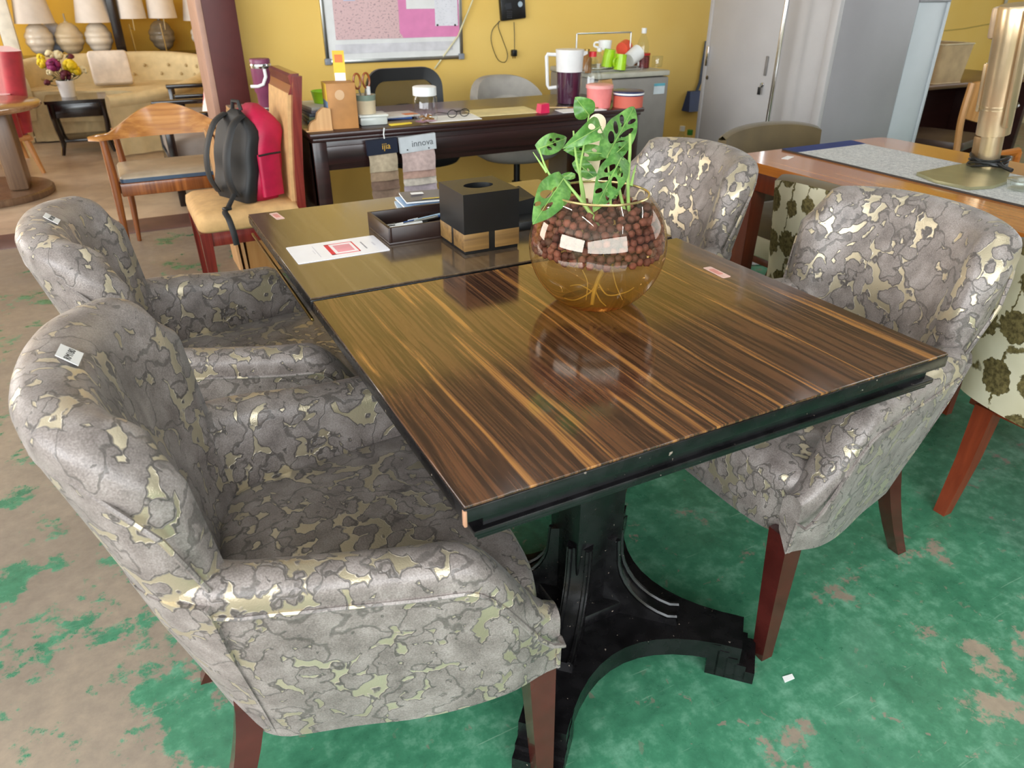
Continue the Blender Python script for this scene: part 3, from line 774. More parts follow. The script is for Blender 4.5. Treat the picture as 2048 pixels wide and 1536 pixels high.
pen('clear ice blue pen lying deepest in the dark tray', .40, 1.118, .3, plain('ice_blue_plastic', '#a9c4da', .2), M_WHITE, .014)
# ---------------------------------------------------------------- payment card (its code panel stays blank)
card = thing('payment_card', 'white laminated payment card with a red framed panel', 'card', (.134, 1.0145, ZT))
MB().prism(rrect(-.107, .107, -.064, .064, .004, 3), .0002, .0012).build('sheet', plain('laminate', '#efedf3', .22, var=.02), card)
M_PRED = plain('payment_red', '#d4243f', .4); M_PPINK = plain('pale_pink_print', '#e79aa6', .4)
pn = MB(); w_, h_ = .034, .040
for b in ((-w_, -w_+.010, -h_, h_), (w_-.003, w_, -h_, h_), (-w_, w_, -h_, -h_+.003), (-w_, w_, h_-.003, h_)): pn.bx(b[0]+.01, b[1]+.01, b[2], b[3], .0012, .0015)
pf = pn.build('red_frame', M_PRED, card)
MB().bx(-.006, .034, -.026, .026, .0012, .0014).build('pink_panel', M_PPINK, card)
M_GRY = plain('grey_print', '#8d8a92', .5)
for x, y0, y1, w_ in ((.062, -.028, .026, .0035), (-.05, -.042, .044, .0016), (-.056, -.014, .012, .0014), (.086, -.014, .012, .004)):
    k = 0; y = y0
    while y < y1:                                   # fine illegible print
        l_ = .004+.004*((k*7) % 5)/4; MB().bx(x-w_/2, x+w_/2, y, min(y+l_, y1), .0012, .0014).build('fine_print', M_GRY if x == .062 else plain('pale_grey_print', '#bdb9c2', .5), card); y += l_+.0016; k += 1
# ---------------------------------------------------------------- booklets
def booklet(label, x, y, rz, w, d, z, cov, page, thick=.006):
    b = thing('booklet', label, 'booklet', (x, y, ZT+z), rz, 'booklets behind the tray')
    MB().bx(-w/2, w/2-.002, -d/2+.002, d/2-.002, .001, thick-.001).build('pages', page, b)
    MB().grid(lambda u, v: (-w/2+w*u, -d/2+d*v, thick+.004*math.sin(u*PI*1.2)*(1-v)), 10, 6).build('cover', cov, b)
    return b
booklet('thin booklet with loose white pages under the others, behind the tray', .455, 1.268, -.22, .16, .12, .0, plain('pale_blue_paper', '#b8cbe0', .5), M_PAPER)
booklet('pale blue booklet in the middle of the pile behind the tray', .46, 1.275, -.1, .15, .115, .012, plain('sky_blue_cover', '#9db9da', .4), M_PAPER)
bk = booklet('grey covered booklet with white label on top of the pile', .47, 1.275, -.16, .15, .115, .0235, plain('grey_blue_cover', '#54565f', .3), M_PAPER)
MB().bx(-.05, -.015, .0, .02, .011, .0114).build('label_sticker', M_PAPER, bk)
MB().bx(-.03, .07, -.052, -.046, .0098, .0104).build('yellow_stripe', plain('yellow_print', '#d8b93c', .5), bk)
# black organiser to the right of the tissue box
st = thing('desk_organiser', 'low black desk organiser between tissue box and plant bowl', 'organiser', (.61, 1.03, ZT))
MB().bx(-.06, .06, -.085, .085, 0, .022, .003).build('base', M_BLACK, st)
MB().bx(-.06, -.055, -.085, .085, .022, .03, .001).build('lip', M_BLACK, st); MB().bx(.055, .06, -.085, .085, .022, .03, .001).build('lip', M_BLACK, st)
MB().loft([[(-.05, y, .022), (.05, y, .022), (.05, y, h1), (-.05, y, h2)] for y, h1, h2 in ((-.02, .062, .05), (.07, .072, .056))]).build('block', M_BLACK, st, ang=30)
# ---------------------------------------------------------------- pixel helpers (a pixel gives a direction; depth comes from the surface it stands on)
def ray(px, py): return _f+_R*((px-1024)/FPX)-_U*((py-768)/FPX)
def atz(px, py, z): d = ray(px, py); return CLOC+d*((z-CLOC.z)/d.z)
def aty(px, py, y): d = ray(px, py); return CLOC+d*((y-CLOC.y)/d.y)
_fh = Vector((_f.x, _f.y, 0)).normalized()
def upz(p, px, py):
    """height seen at a pixel above standing point p"""
    d = ray(px, py); t = (Vector((p[0], p[1], 0))-Vector((CLOC.x, CLOC.y, 0))).dot(_fh)/d.dot(_fh); return CLOC.z+d.z*t
def mpp(p): return (Vector(p)-CLOC).dot(_f)/FPX     # metres per pixel there

# ---------------------------------------------------------------- office desk
DZ = .76; DX0, DX1, DY0, DY1 = .43, 2.105, 2.47, 3.10
M_DESK = wood('dark_mahogany', '#1c0e0e', '#2a1514', '#341a18', axis=0, rough=.28, coat=.15)
desk = thing('office_desk', 'long dark mahogany office desk covered with clutter', 'desk', ((DX0+DX1)/2, (DY0+DY1)/2, 0))
hx, hy = (DX1-DX0)/2, (DY1-DY0)/2
m = MB(); m.bx(-hx, hx, -hy, hy, DZ-.022, DZ, .006); m.bx(-hx+.012, hx-.012, -hy+.012, hy-.012, DZ-.038, DZ-.022, .004); m.build('desktop', M_DESK, desk)
MB().bx(-hx+.03, hx-.03, -hy+.03, -hy+.055, .602, DZ-.038, .003).build('front_apron', M_DESK, desk)
MB().bx(-hx+.05, hx-.05, -hy+.024, -hy+.032, .625, .70, .003).build('apron_panel', M_DESK, desk)
for s in (-1, 1):
    MB().bx(s*(hx-.028)-.018, s*(hx-.028)+.018, -hy+.03, hy-.03, .0, DZ-.038, .003).build('end_panel', M_DESK, desk)
    for q in (-1, 1): MB().bx(s*(hx-.04)-.03, s*(hx-.04)+.03, q*(hy-.05)-.028, q*(hy-.05)+.028, 0, DZ-.038, .004).build('leg', M_DESK, desk)
    MB().bx(s*(hx-.013)-.004, s*(hx-.013)+.004, -hy+.1, hy-.1, .3, .66, .003).build('side_moulding', M_DESK, desk)
MB().bx(-hx+.05, hx-.05, hy-.06, hy-.035, .602, DZ-.038, .003).build('rear_apron', M_DESK, desk)

# fabric sample books hung on the desk front
def swatch(label, x, y, w, ztop, hh, headmat, strips, word, wm, tilt, mstring):
    t = thing('fabric_sample_book', label, 'fabric samples', (x, y, ztop))
    R = Matrix.Rotation(tilt, 4, 'Y')
    m = MB(); m.raw(*_box(-w/2, w/2, -.008, .008, -hh, 0), R); hd = m.build('header_board', headmat, t)
    text('lettering', word, hh*.58, wm, hd, R @ frame((w*.12, -.0086, -hh*.5), (1, 0, 0), (0, 0, 1)), .0002)
    z = -hh
    for i, (h, mt) in enumerate(strips):
        def g(u, v, z=z, h=h, i=i): return (-w/2*.93+w*.93*u+.002*math.sin(v*5+i), -.003-.012*math.sin(v*PI*.5)-.003*i+.003*math.sin(u*7+i), z-h*v+.004)
        MB().grid(g, 8, 6).build('fabric_swatch', mt, t, ang=60); z -= h
    if mstring: MB().tube([(w*.1, -.004, 0), (w*.08, -.006, .02), (w*.1, -.012, .045)], .0025, 6).build('hanging_string', M_PAPER, t)
    for s in (-.3, .3):
        if word != 'ijia': MB().lathe([(.003, 0), (.003, .002)], 10, frame((w*s, -.0085, -hh*.85), (1, 0, 0), (0, 0, 1))).build('rivet', M_BLACK, t)
fab = lambda n, c: plain('swatch_'+n, c, .85, var=.1, scale=60, bump=.3, bscale=700)
swatch('fabric sample book with navy header board, hanging on the desk front', .722, 2.452, .135, .722, .062, plain('navy_board', '#141a2c', .4), [(.075, fab('sand', '#a8977f')), (.038, fab('tan', '#8f7760')), (.038, fab('brown', '#6f5648')), (.05, fab('umber', '#7b6353'))], 'ijia', plain('gold_print', '#c79a3c', .4), -.03, True)
swatch('fabric sample book with pale grey header board, hanging on the desk front', .878, 2.44, .165, .727, .066, plain('grey_board', '#b9bcc0', .4), [(.085, fab('blush', '#b59d98')), (.03, fab('rose', '#a78679')), (.03, fab('oat', '#b6ab9f')), (.055, fab('mauve', '#9a8c92'))], 'innova', plain('dark_grey_print', '#55585c', .5), -.05, False)

# ---------------------------------------------------------------- office chairs
def star_base(t, cx, cy, mat):
    for k in range(5):
        a = 2*PI*k/5+.3; d = Vector((math.cos(a), math.sin(a), 0))
        l = MB().tube([(cx, cy, .10), (cx+d.x*.15, cy+d.y*.15, .095), (cx+d.x*.28, cy+d.y*.28, .065)], [.026, .022, .016], 8).build('base_leg', mat, t)
        MB().lathe([(.022, -.02), (.026, -.01), (.026, .01), (.022, .02)], 14, Matrix.Translation((cx+d.x*.285, cy+d.y*.285, .026)) @ Matrix.Rotation(a+PI/2, 4, 'Z') @ Matrix.Rotation(PI/2, 4, 'Y')).build('castor', M_BLACK, l)
    MB().lathe([(.032, .08), (.032, .2), (.02, .2), (.02, .36)], 18, (cx, cy, 0)).build('gas_lift', M_BLACK, t)
oc = thing('office_chair', 'black mesh back swivel chair behind the mahogany desk', 'chair', (1.30, 3.55, 0))
star_base(oc, 0, 0, M_BLACK)
MB().lathe([(.05, .37), (.23, .375), (.25, .40), (.24, .445), (.05, .455)], 32, None, 1, .95).build('seat', plain('black_fabric', '#1a1a1b', .8), oc, ang=60)
o_ = [(x, z) for x, z in rrect(-.235, .235, .50, .868, .11, 8)]; i_ = [(x, z) for x, z in rrect(-.185, .185, .535, .800, .07, 8)]
yb = lambda x, z: .17+.10*(z-.5)-.35*x*x
rows = [[(x, yb(x, z)-.014, z) for x, z in o_], [(x, yb(x, z)+.014, z) for x, z in o_], [(x, yb(x, z)+.012, z) for x, z in i_], [(x, yb(x, z)-.012, z) for x, z in i_], [(x, yb(x, z)-.014, z) for x, z in o_]]
MB().loft(rows, True, False).build('back_frame', M_BLACK, oc)
MB().grid(lambda u, v: (-.19+.38*u, yb(-.19+.38*u, .53+.275*v)+.004, .53+.275*v), 14, 10).build('back_mesh', mat_mesh_fabric('black_mesh', '#201d16', 900, .45), oc, ang=180)
MB().tube([(x, yb(x, .62)+.045, .56+.09*math.cos(x*7)) for x in [-.17+.34*i/14 for i in range(15)]], .018, 8).build('lumbar_bar', M_BLACK, oc)
MB().tube([(0, .02, .38), (0, .17, .37), (0, .225, .46), (0, .225, .62)], .022, 8).build('back_bracket', M_BLACK, oc)
gc = thing('office_chair', 'light grey upholstered swivel chair behind the mahogany desk', 'chair', (1.93, 3.50, 0))
M_GREYF = plain('light_grey_fabric', '#aaa49d', .85, var=.06, bump=.2, bscale=500)
star_base(gc, 0, 0, M_BLACK)
MB().lathe([(.05, .345), (.21, .345), (.265, .375), (.27, .42), (.24, .455), (.05, .465)], 36, None, 1, .92).build('seat', M_GREYF, gc, ang=60)
def gback(k, th):
    rows = []
    for i in range(19):
        u = -1+2*i/18; a = u*1.05; w = .25
        y = .26*math.cos(a)-.02; x = .285*math.sin(a); top = .80-.10*abs(u)**3.0
        zs = [.50+(top-.50)*j/8 for j in range(9)]
        ins = [(x*(1-th), y-.035-.03*math.sin(PI*j/8)+(z-.5)*.08, z) for j, z in enumerate(zs)]
        outs = [(x, y+.012+(z-.5)*.12, z) for z in zs]
        rows.append(ins+outs[::-1])
    return rows
MB().loft(gback(0, .1)).build('backrest', M_GREYF, gc, ang=70)
MB().grid(lambda u, v: ((-.19+.38*u)*(1-.1*v), .185+(.5+.2*v-.5)*.08-.045-.05*(2*u-1)**2-.012*math.sin(PI*v), .5+(.195-.05*(2*u-1)**2)*v), 16, 8).build('lumbar_cushion', plain('paler_grey_fabric', '#b9b3ab', .85, bump=.2, bscale=500), gc, ang=180)
MB().tube([(0, .02, .34), (0, .2, .34), (0, .262, .42), (0, .265, .6)], .022, 8).build('back_bracket', M_BLACK, gc)
tl = thing('waste_bin', 'teal plastic bin under the mahogany desk', 'bin', (1.02, 3.05, 0))
MB().lathe_open([(.001, .004), (.085, .004), (.105, .25), (.112, .25), (.112, .24), (.105, .24), (.09, .0), (.001, 0)], 28).build('pail', plain('teal_plastic', '#2c6470', .4), tl)
MB().tube([(.115*math.cos(a), .115*math.sin(a), .25) for a in [2*PI*i/28 for i in range(28)]], .006, 6, True).build('rim', plain('teal_plastic', '#2c6470', .4), tl)

# ---------------------------------------------------------------- small things on the desk
def prod(name, label, cat, p, parts, rz=0, group=None):
    """a turned product: parts = (part name, profile, material)"""
    t = thing(name, label, cat, p, rz, group)
    for nm, pf, mt in parts:
        MB().lathe(pf, 28).build(nm, mt, t, ang=35) if not isinstance(pf, MB) else pf.build(nm, mt, t, ang=35)
    return t
# storage jar with white lid
p = atz(852, 243, DZ); p.z = DZ; s = mpp(p); hj = upz(p, 852, 172)-DZ
prod('glass_jar', 'clear glass jar with white screw lid on the desk edge', 'jar', p, [
    ('glass', MB().lathe_open([(.001, .003), (.05, .003), (.053, .012), (.053, hj*.68), (.047, hj*.74), (.047, hj*.8)], 32), M_GLASS),
    ('lid', [(.048, hj*.74), (.052, hj*.75), (.052, hj*.98), (.046, hj), (.001, hj)], M_WHITE)])
rj = random.Random(5)
for k in range(9):
    a = rj.uniform(0, 6.28); r = rj.uniform(.005, .034)
    o = MB().tube([(-.012, 0, 0), (0, .004, .004), (.013, 0, .001)], [.003, .005, .003], 6).build('dried_snack', plain('dried_snack', '#a8743f', .7, var=.2), None, (p.x+r*math.cos(a), p.y+r*math.sin(a), DZ+.009+.004*(k % 4)), a)
    tag(o, 'brown dried snack piece inside the white lidded jar', 'snack', 'dried snacks in the jar')
# pitcher
p = atz(1136, 207, DZ); p.z = DZ; hp_ = upz(p, 1130, 102)-DZ
M_PURP = plain('purple_drink', '#4a1d38', .25, var=.1)
pt = thing('drink_pitcher', 'frosted plastic pitcher half full of dark purple drink', 'pitcher', p, 0)
fr = glass('frosted_plastic', (.80, .80, .82), .5, .4)
MB().lathe([(.001, .004), (.054, .004), (.062, hp_*.66), (.001, hp_*.66)], 32).build('drink', M_PURP, pt)
MB().lathe_open([(.001, 0), (.056, 0), (.060, .02), (.068, hp_*.97), (.070, hp_)], 32).build('jug_wall', glass('clear_plastic', (.9, .88, .92), .15, .05), pt)
M_FROST = plain('white_translucent_plastic', '#dcdad9', .35, var=.03)
MB().lathe_open([(.0652, hp_*.62), (.0705, hp_)], 32).build('frosted_collar', M_FROST, pt, ang=180)
MB().lathe([(.001, hp_), (.071, hp_), (.071, hp_+.008), (.001, hp_+.012)], 32).build('lid', M_FROST, pt)
dl = Vector((-_R.x, -_R.y, 0)).normalized()
MB().tube([dl*.066+Vector((0, 0, hp_*.93)), dl*.112+Vector((0, 0, hp_*.94)), dl*.116+Vector((0, 0, hp_*.9)), dl*.108+Vector((0, 0, hp_*.36)), dl*.10+Vector((0, 0, hp_*.3)), dl*.062+Vector((0, 0, hp_*.32))], .009, 8).build('handle', M_FROST, pt)
MB().loft([[(-dl.x*.06-.0+dl.y*w_, -dl.y*.06-dl.x*w_, z) for w_, z in ((-.02, hp_*.9), (.02, hp_*.9), (.022, hp_), (-.022, hp_))], [(-dl.x*.088+dl.y*w_, -dl.y*.088-dl.x*w_, z) for w_, z in ((-.008, hp_*.95), (.008, hp_*.95), (.01, hp_), (-.01, hp_))]]).build('spout', M_FROST, pt)
# pink container, glass bottle, tin, bag
p = atz(1197, 214, DZ); p.z = DZ; h1 = upz(p, 1197, 168)-DZ
M_PINK = plain('coral_pink_plastic', '#e8837f', .4)
prod('plastic_tub', 'coral pink plastic tub with matching lid on the desk', 'tub', p, [('body', [(.001, 0), (.058, 0), (.064, h1*.86), (.001, h1*.86)], M_PINK), ('lid', [(.001, h1*.84), (.068, h1*.84), (.068, h1*.97), (.06, h1), (.001, h1)], plain('pale_coral_plastic', '#eda29c', .4))])
p = Vector((p.x+.055, p.y+.16, DZ)); h1 = upz(p, 1200, 103)-DZ
prod('glass_bottle', 'clear glass bottle with red cap behind the pink tub', 'bottle', p, [('glass', MB().lathe_open([(.001, .002), (.052, .002), (.055, h1*.5), (.03, h1*.8), (.018, h1*.88), (.018, h1*.93)], 28), M_GLASS), ('cap', [(.02, h1*.9), (.02, h1), (.001, h1)], plain('red_plastic', '#c8262b', .35))])
p = atz(1255, 213, DZ); p.z = DZ; h1 = upz(p, 1255, 180)-DZ
prod('biscuit_tin', 'round biscuit tin with navy checked rim and printed picture', 'tin', p, [('body', [(.001, 0), (.074, 0), (.074, h1*.75), (.001, h1*.75)], mat_stripes('tin_print', [(0, '#c9614f'), (.35, '#b8c4d6'), (.6, '#1c2440'), (.8, '#c79b4a')], 0, 6)), ('lid', [(.001, h1*.72), (.078, h1*.72), (.078, h1*.95), (.07, h1), (.001, h1)], plain('navy_enamel', '#28305a', .3)), ('lid_band', [(.0785, h1*.78), (.0785, h1*.88)], M_PAPER)])
p = Vector((2.055, 2.76, DZ)); bag = thing('paper_bag', 'tan paper bag standing behind the biscuit tin', 'bag', p, .2)
MB().loft([[(-.04, -.025, 0), (.04, -.025, 0), (.04, .025, 0), (-.04, .025, 0)], [(-.042, -.022, .06), (.042, -.024, .06), (.042, .022, .06), (-.042, .024, .06)], [(-.038, -.012, .10), (.04, -.008, .105), (.038, .014, .10), (-.04, .010, .102)]]).build('bag_body', plain('kraft_paper', '#b58a55', .7), bag)
MB().bx(-.03, .02, -.027, -.024, .02, .06).build('printed_label', plain('dark_print', '#6b4a2a', .6), bag)
# red box, folder, sheets, spectacles
o = MB().loft([[(-.026, -.02, 0), (.026, -.02, 0), (.026, .02, 0), (-.026, .02, 0)], [(-.02, -.018, .04), (.024, -.018, .042), (.024, .018, .042), (-.02, .018, .04)]]).build('glue_dispenser', plain('crimson_plastic', '#cf2450', .35), None, (1.56, 2.545, DZ), .1)
tag(o, 'small crimson tape dispenser block on the desk edge', 'dispenser')
cf = MB().prism([(-.17, -.09), (.15, -.11), (.17, .09), (-.15, .10)], 0, .003).build('folder', plain('cream_card', '#dccb95', .6), None, (1.40, 2.66, DZ)); tag(cf, 'cream card folder lying on the desk before the grey chair', 'folder')
ws = MB().prism([(-.13, -.07), (.12, -.08), (.14, .07), (-.11, .09)], .0, .002).build('paper_sheet', M_PAPER, None, (1.10, 2.585, DZ)); tag(ws, 'white paper sheet under the spectacles on the desk', 'paper')
ws = MB().prism([(-.12, -.05), (.12, -.06), (.12, .06), (-.11, .05)], .0, .002).build('paper_sheet', M_PAPER, None, (1.76, 2.535, DZ)); tag(ws, 'white paper sheet under the chopsticks beside the pitcher', 'paper')
for k, (c_, l_) in enumerate((('#8a5a30', 'brown'), ('#d9b98a', 'pale'))):
    a = Vector((1.62, 2.66-.01*k, DZ+.006)); b = Vector((1.86, 2.52+.012*k, DZ+.006)); o = MB().tube([(0, 0, 0), tuple(b-a)], [.0028, .004], 6).build('chopstick', plain('stick_'+l_, c_, .5), None, a)
    tag(o, l_+' wooden chopstick lying by the foot of the pitcher', 'chopstick', 'chopsticks on the desk')
sp = thing('spectacles', 'dark framed spectacles lying on the white sheet', 'spectacles', (1.135, 2.60, DZ+.003), .15)
for s in (-1, 1):
    l = MB().tube([(s*.033+.024*math.cos(a), -.02, .018+.016*math.sin(a)) for a in [2*PI*i/20 for i in range(20)]], .002, 6, True).build('lens_rim', M_BLACK, sp)
    MB().tube([(s*.06, -.02, .022), (s*.064, .05, .018), (s*.055, .1, .006)], .002, 6).build('temple_arm', M_BLACK, sp)
MB().tube([(-.01, -.02, .024), (.01, -.02, .024)], .002, 6).build('bridge', M_BLACK, sp)
# carton with picture side and price card
p = atz(684, 260, DZ); h1 = upz(p, 684, 168)-DZ
ct = thing('carton', 'upright brown carton with yellow picture side at desk corner', 'carton', (.60, 2.575, DZ), -.10)
MB().bx(-.062, .058, -.045, .06, 0, h1, .002).build('box', plain('brown_cardboard', '#b27c46', .6, var=.1), ct)
mp_ = mat_stripes('carton_picture', [(0, '#d9546a'), (.25, '#6c87a8'), (.62, '#e2b53a')], 2, 1/h1)
MB().bx(-.064, -.062, -.046, .06, 0, h1, .0005).build('picture_side', mp_, ct)
MB().bx(-.065, .0, -.0475, -.0455, .0, h1*.98).build('yellow_edge', plain('yellow_card', '#e0b431', .5), ct) if False else None
MB().lathe([(.02, 0), (.02, .0008)], 18, frame((-.01, -.0455, h1*.75), (1, 0, 0), (0, 0, 1))).build('tape_seal', plain('clear_tape', '#c9a27a', .2), ct)
pc = thing('price_card', 'yellow and white price card sticking up behind the carton', 'card', (.622, 2.625, DZ+h1), -.3)
MB().bx(-.024, .024, -.001, .001, 0, .115).build('card', plain('yellow_card2', '#e4bb2e', .5), pc)
MB().bx(-.022, .022, -.0016, -.001, .0, .03).build('white_band', M_PAPER, pc); MB().bx(-.016, .016, -.0016, -.001, .07, .10).build('orange_patch', plain('orange_print', '#d8742f', .5), pc)
# carved bookend
bkp = thing('wooden_bookend', 'carved tan wooden bookend at the desk corner', 'bookend', (.49, 2.54, DZ), .0)
MB().prism([(-.05, 0), (.05, 0), (.05, .085), (.02, .09), (-.005, .07), (-.012, .045), (-.035, .035), (-.045, .02)], -.012, .012, Matrix.Rotation(PI/2, 4, 'X')).build('board', M_TAN, bkp)
MB().bx(-.06, .05, -.02, .05, 0, .004).build('foot', M_TAN, bkp)
# pencil cup with scissors
pc_ = prod('pencil_cup', 'cream banded pencil cup beside the brown carton', 'cup', (.715, 2.61, DZ+.045), [('body', MB().lathe_open([(.001, .003), (.038, .003), (.042, .075), (.046, .075), (.042, .0), (.001, 0)], 24), plain('cream_ceramic', '#cdbb9c', .4)), ('rim_band', MB().lathe_open([(.0445, .05), (.047, .076), (.043, .076)], 24), plain('sage_glaze', '#7f8e80', .4))])
def scissors(label, x, y, rz, c):
    t = thing('scissors', label, 'scissors', (x, y, DZ+.05), rz, 'scissors in the pencil cup')
    for s in (-1, 1):
        MB().tube([(s*.022+.016*math.cos(a), 0, .125+.030*math.sin(a)) for a in [2*PI*i/18 for i in range(18)]], .0045, 6, True).build('finger_loop', c, t)
        MB().loft([[(s*.018-.004, -.001, .1), (s*.018+.004, -.001, .1), (s*.018+.004, .001, .1), (s*.018-.004, .001, .1)], [(-s*.004-.001, -.001, .01), (-s*.004+.001, -.001, .01), (-s*.004+.001, .001, .01), (-s*.004-.001, .001, .01)]]).build('blade', M_STEEL, t)
scissors('amber handled scissors standing in the pencil cup', .708, 2.612, .2, plain('amber_plastic', '#8f4a1c', .3))
pp = thing('pen', 'white capped marker standing in the pencil cup', 'pen', (.735, 2.615, DZ+.05)); MB().lathe([(.006, .0), (.006, .07), (.001, .07)], 12).build('barrel', M_BLACK, pp); MB().lathe([(.009, .068), (.009, .1), (.001, .103)], 12).build('cap', M_WHITE, pp)
tbx = thing('lunch_box', 'clear plastic lunch box under the pencil cup', 'box', (.735, 2.60, DZ), -.08)
MB().bx(-.06, .06, -.045, .05, 0, .036, .008).build('tub', plain('milky_plastic', '#b9bcb6', .2), tbx); MB().bx(-.064, .064, -.049, .054, .034, .044, .004).build('lid', plain('milky_lid', '#d5d6cf', .25), tbx)
o = MB().bx(-.05, .05, -.012, .012, 0, .006, .001).build('sticky_pad', plain('yellow_note', '#e0c23a', .6), None, (.84, 2.53, DZ), .12); tag(o, 'strip of yellow sticky notes on the desk edge', 'note pad')
for k, (c_, l_) in enumerate((('#2b4f8f', 'dark blue magazine lying on the desk behind the lunch box'), ('#c9c5c0', 'pale magazine with orange corner on the blue one'))):
    o = MB().bx(-.09, .09, -.065, .065, 0, .008, .001).build('magazine', plain('magazine_%d' % k, c_, .35), None, (.87+.02*k, 2.74-.02*k, DZ+.0085*k), -.25+.3*k); tag(o, l_, 'magazine', 'magazines on the desk')
    if k: MB().bx(.02, .085, -.06, -.01, .008, .0084).build('orange_corner', plain('orange_print', '#d8742f', .5), o)
for k, c_ in enumerate(('#3d4a38', '#8e9a72', '#56606b', '#7c7b84', '#c9c6bb')):
    o = MB().bx(-.08, .08, -.11, .11, 0, .013, .001).build('ring_binder', plain('binder_%d' % k, c_, .45), None, (.575+.004*(k % 2), 2.83, DZ+.0135*k), .05*(k-2)); tag(o, ('dark green', 'pale green', 'slate', 'grey', 'ivory')[k]+' file in the pile behind the bookend', 'file', 'files piled on the desk')
gb = prod('plastic_bowl', 'lime green plastic bowl on the pile of files', 'bowl', (.60, 2.84, DZ+.068), [('wall', MB().lathe_open([(.001, .003), (.045, .003), (.054, .048), (.057, .048), (.048, 0), (.001, 0)], 28), plain('lime_plastic', '#9fd320', .4))])
MB().tube([(.0555*math.cos(a), .0555*math.sin(a), .048) for a in [2*PI*i/28 for i in range(28)]], .0025, 6, True).build('rim', plain('lime_plastic', '#9fd320', .4), gb)
# ---------------------------------------------------------------- whiteboard and wall fittings
wb = thing('whiteboard', 'aluminium framed whiteboard covered with pinned papers on yellow wall', 'whiteboard', (0, 0, 0))
a = aty(655, 124, YW); b = aty(918, 108, YW)
x0, x1, z0, z1 = a.x, b.x+.01, a.z, a.z+.62
wb.location = ((x0+x1)/2, YW, z0); hw_ = (x1-x0)/2; hh_ = z1-z0; yb_ = -.012
MB().bx(-hw_, hw_, -.012, -.002, 0, hh_).build('board', M_WHITE, wb)
for nm, q in (('frame_bottom', (-hw_-.01, hw_+.01, -.02, -.002, -.012, .01)), ('frame_side', (-hw_-.012, -hw_+.01, -.02, -.002, 0, hh_)), ('frame_side', (hw_-.01, hw_+.012, -.02, -.002, 0, hh_)), ('frame_top', (-hw_-.01, hw_+.01, -.02, -.002, hh_-.01, hh_+.01))): MB().bx(*q, .002).build(nm, M_STEEL, wb)
for s in (-1, 1): MB().bx(s*hw_-.02, s*hw_+.02, -.024, -.004, -.016, .02, .004).build('corner_cap', plain('grey_plastic', '#8c9099', .5), wb)
def wbp(px, py): q = aty(px, py, YW-.012); return q.x-wb.location.x, q.z-z0
def sheet(name, p0, p1, mat, lift, lab, grp=True):
    (xa, za), (xb, zb) = wbp(*p0), wbp(*p1)
    o = MB().grid(lambda u, v: (xa+(xb-xa)*u, -.0135-lift-.0015*math.sin(u*9+v*5), za+(zb-za)*v), 10, 8).build(name, mat, None, wb.location); tag(o, lab, 'paper', 'papers on the whiteboard')
sheet('paper_chart', (672, 80), (799, -60), mat_printed('pink_dotted_print', '#dcb9b9', '#7a5a66', (70, 1, 110), .58), .001, 'pale pink chart with small printed rows on the whiteboard')
sheet('paper_sheet', (800, 76), (916, -60), plain('hot_pink_paper', '#e58ab9', .6, var=.04), .001, 'bright pink paper backing sheet on the whiteboard')
sheet('paper_sheet', (812, 18), (866, -60), M_PAPER, .004, 'small white note overlapping the bright pink sheet')
sheet('paper_sheet', (870, 52), (912, -60), mat_printed('white_form', '#e6e4ea', '#b5b3be', (50, 1, 160), .6), .004, 'narrow white form pinned on the bright pink sheet')
sheet('paper_sheet', (672, 108), (905, 82), plain('grey_white_paper', '#dbd8dc', .6), .0005, 'wide blank white strip along the foot of the whiteboard')
sheet('paper_sheet', (686, 2), (706, -40), plain('lilac_paper', '#c9c7dc', .6), .004, 'small lilac note at the top of the dotted chart')
for px, py in ((874, 50), (909, 50)):
    x_, z_ = wbp(px, py); MB().lathe([(.006, 0), (.006, .005), (.003, .007)], 12, frame((x_, -.018, z_), (1, 0, 0), (0, 0, 1))).build('magnet', M_BLACK, wb)
# cable conduit
a = aty(945, -6, YW); b = aty(868, 137, YW); d_ = b-a; k_ = a-d_*2.2
cd_ = MB().tube([k_+Vector((0, -.022, 0)), a+Vector((0, -.022, 0)), aty(916, 72, YW-.024), b+Vector((0, -.01, 0))], .0055, 8).build('wall_cable', plain('ivory_cable', '#d9cfa6', .5), None); tag(cd_, 'white cable running slantwise across the whiteboard corner', 'cable')
# attendance terminal
td = thing('attendance_terminal', 'black fingerprint attendance terminal mounted on the yellow wall', 'terminal', (0, 0, 0)); a = aty(1022, 20, YW); td.location = (a.x, YW, a.z); hw2 = .093; R = Matrix.Rotation(.07, 4, 'Y')
MB().box((0, -.02, .01), (.186, .036, .135), .008, 2, Matrix.Rotation(-.09, 4, 'Y')).build('case', M_BLACK, td)
MB().box((-.04, -.0385, .025), (.05, .003, .04), .002, 1, Matrix.Rotation(-.09, 4, 'Y')).build('screen', plain('dark_screen', '#2b2e33', .15), td)
MB().lathe([(.018, 0), (.016, .003), (.001, .003)], 18, frame((.05, -.0385, .035), (1, 0, 0), (0, 0, 1))).build('sensor', plain('sensor_glass', '#a9bac6', .15), td)
for i in range(3):
    for j in range(4): MB().box((-.045+.014*i, -.0385, -.008-.012*j), (.010, .003, .008), .001, 1).build('key', plain('key_grey', '#303034', .5), td)
cb = thing('power_lead', 'thin black power lead and plug dangling below the wall terminal', 'cable', td.location)
P_ = [aty(*q, YW-.012)-td.location for q in ((1000, 42), (985, 60), (983, 85), (995, 118), (1010, 124), (1015, 108), (1005, 78), (997, 55), (998, 42))]
MB().tube(spline(P_, 6), .0022, 6).build('loop', M_BLACK, cb); P_ = [aty(*q, YW-.012)-td.location for q in ((1028, 44), (1029, 70), (1029, 100))]
MB().tube(P_, .0022, 6).build('drop', M_BLACK, cb); q = aty(1028, 106, YW-.025)-td.location
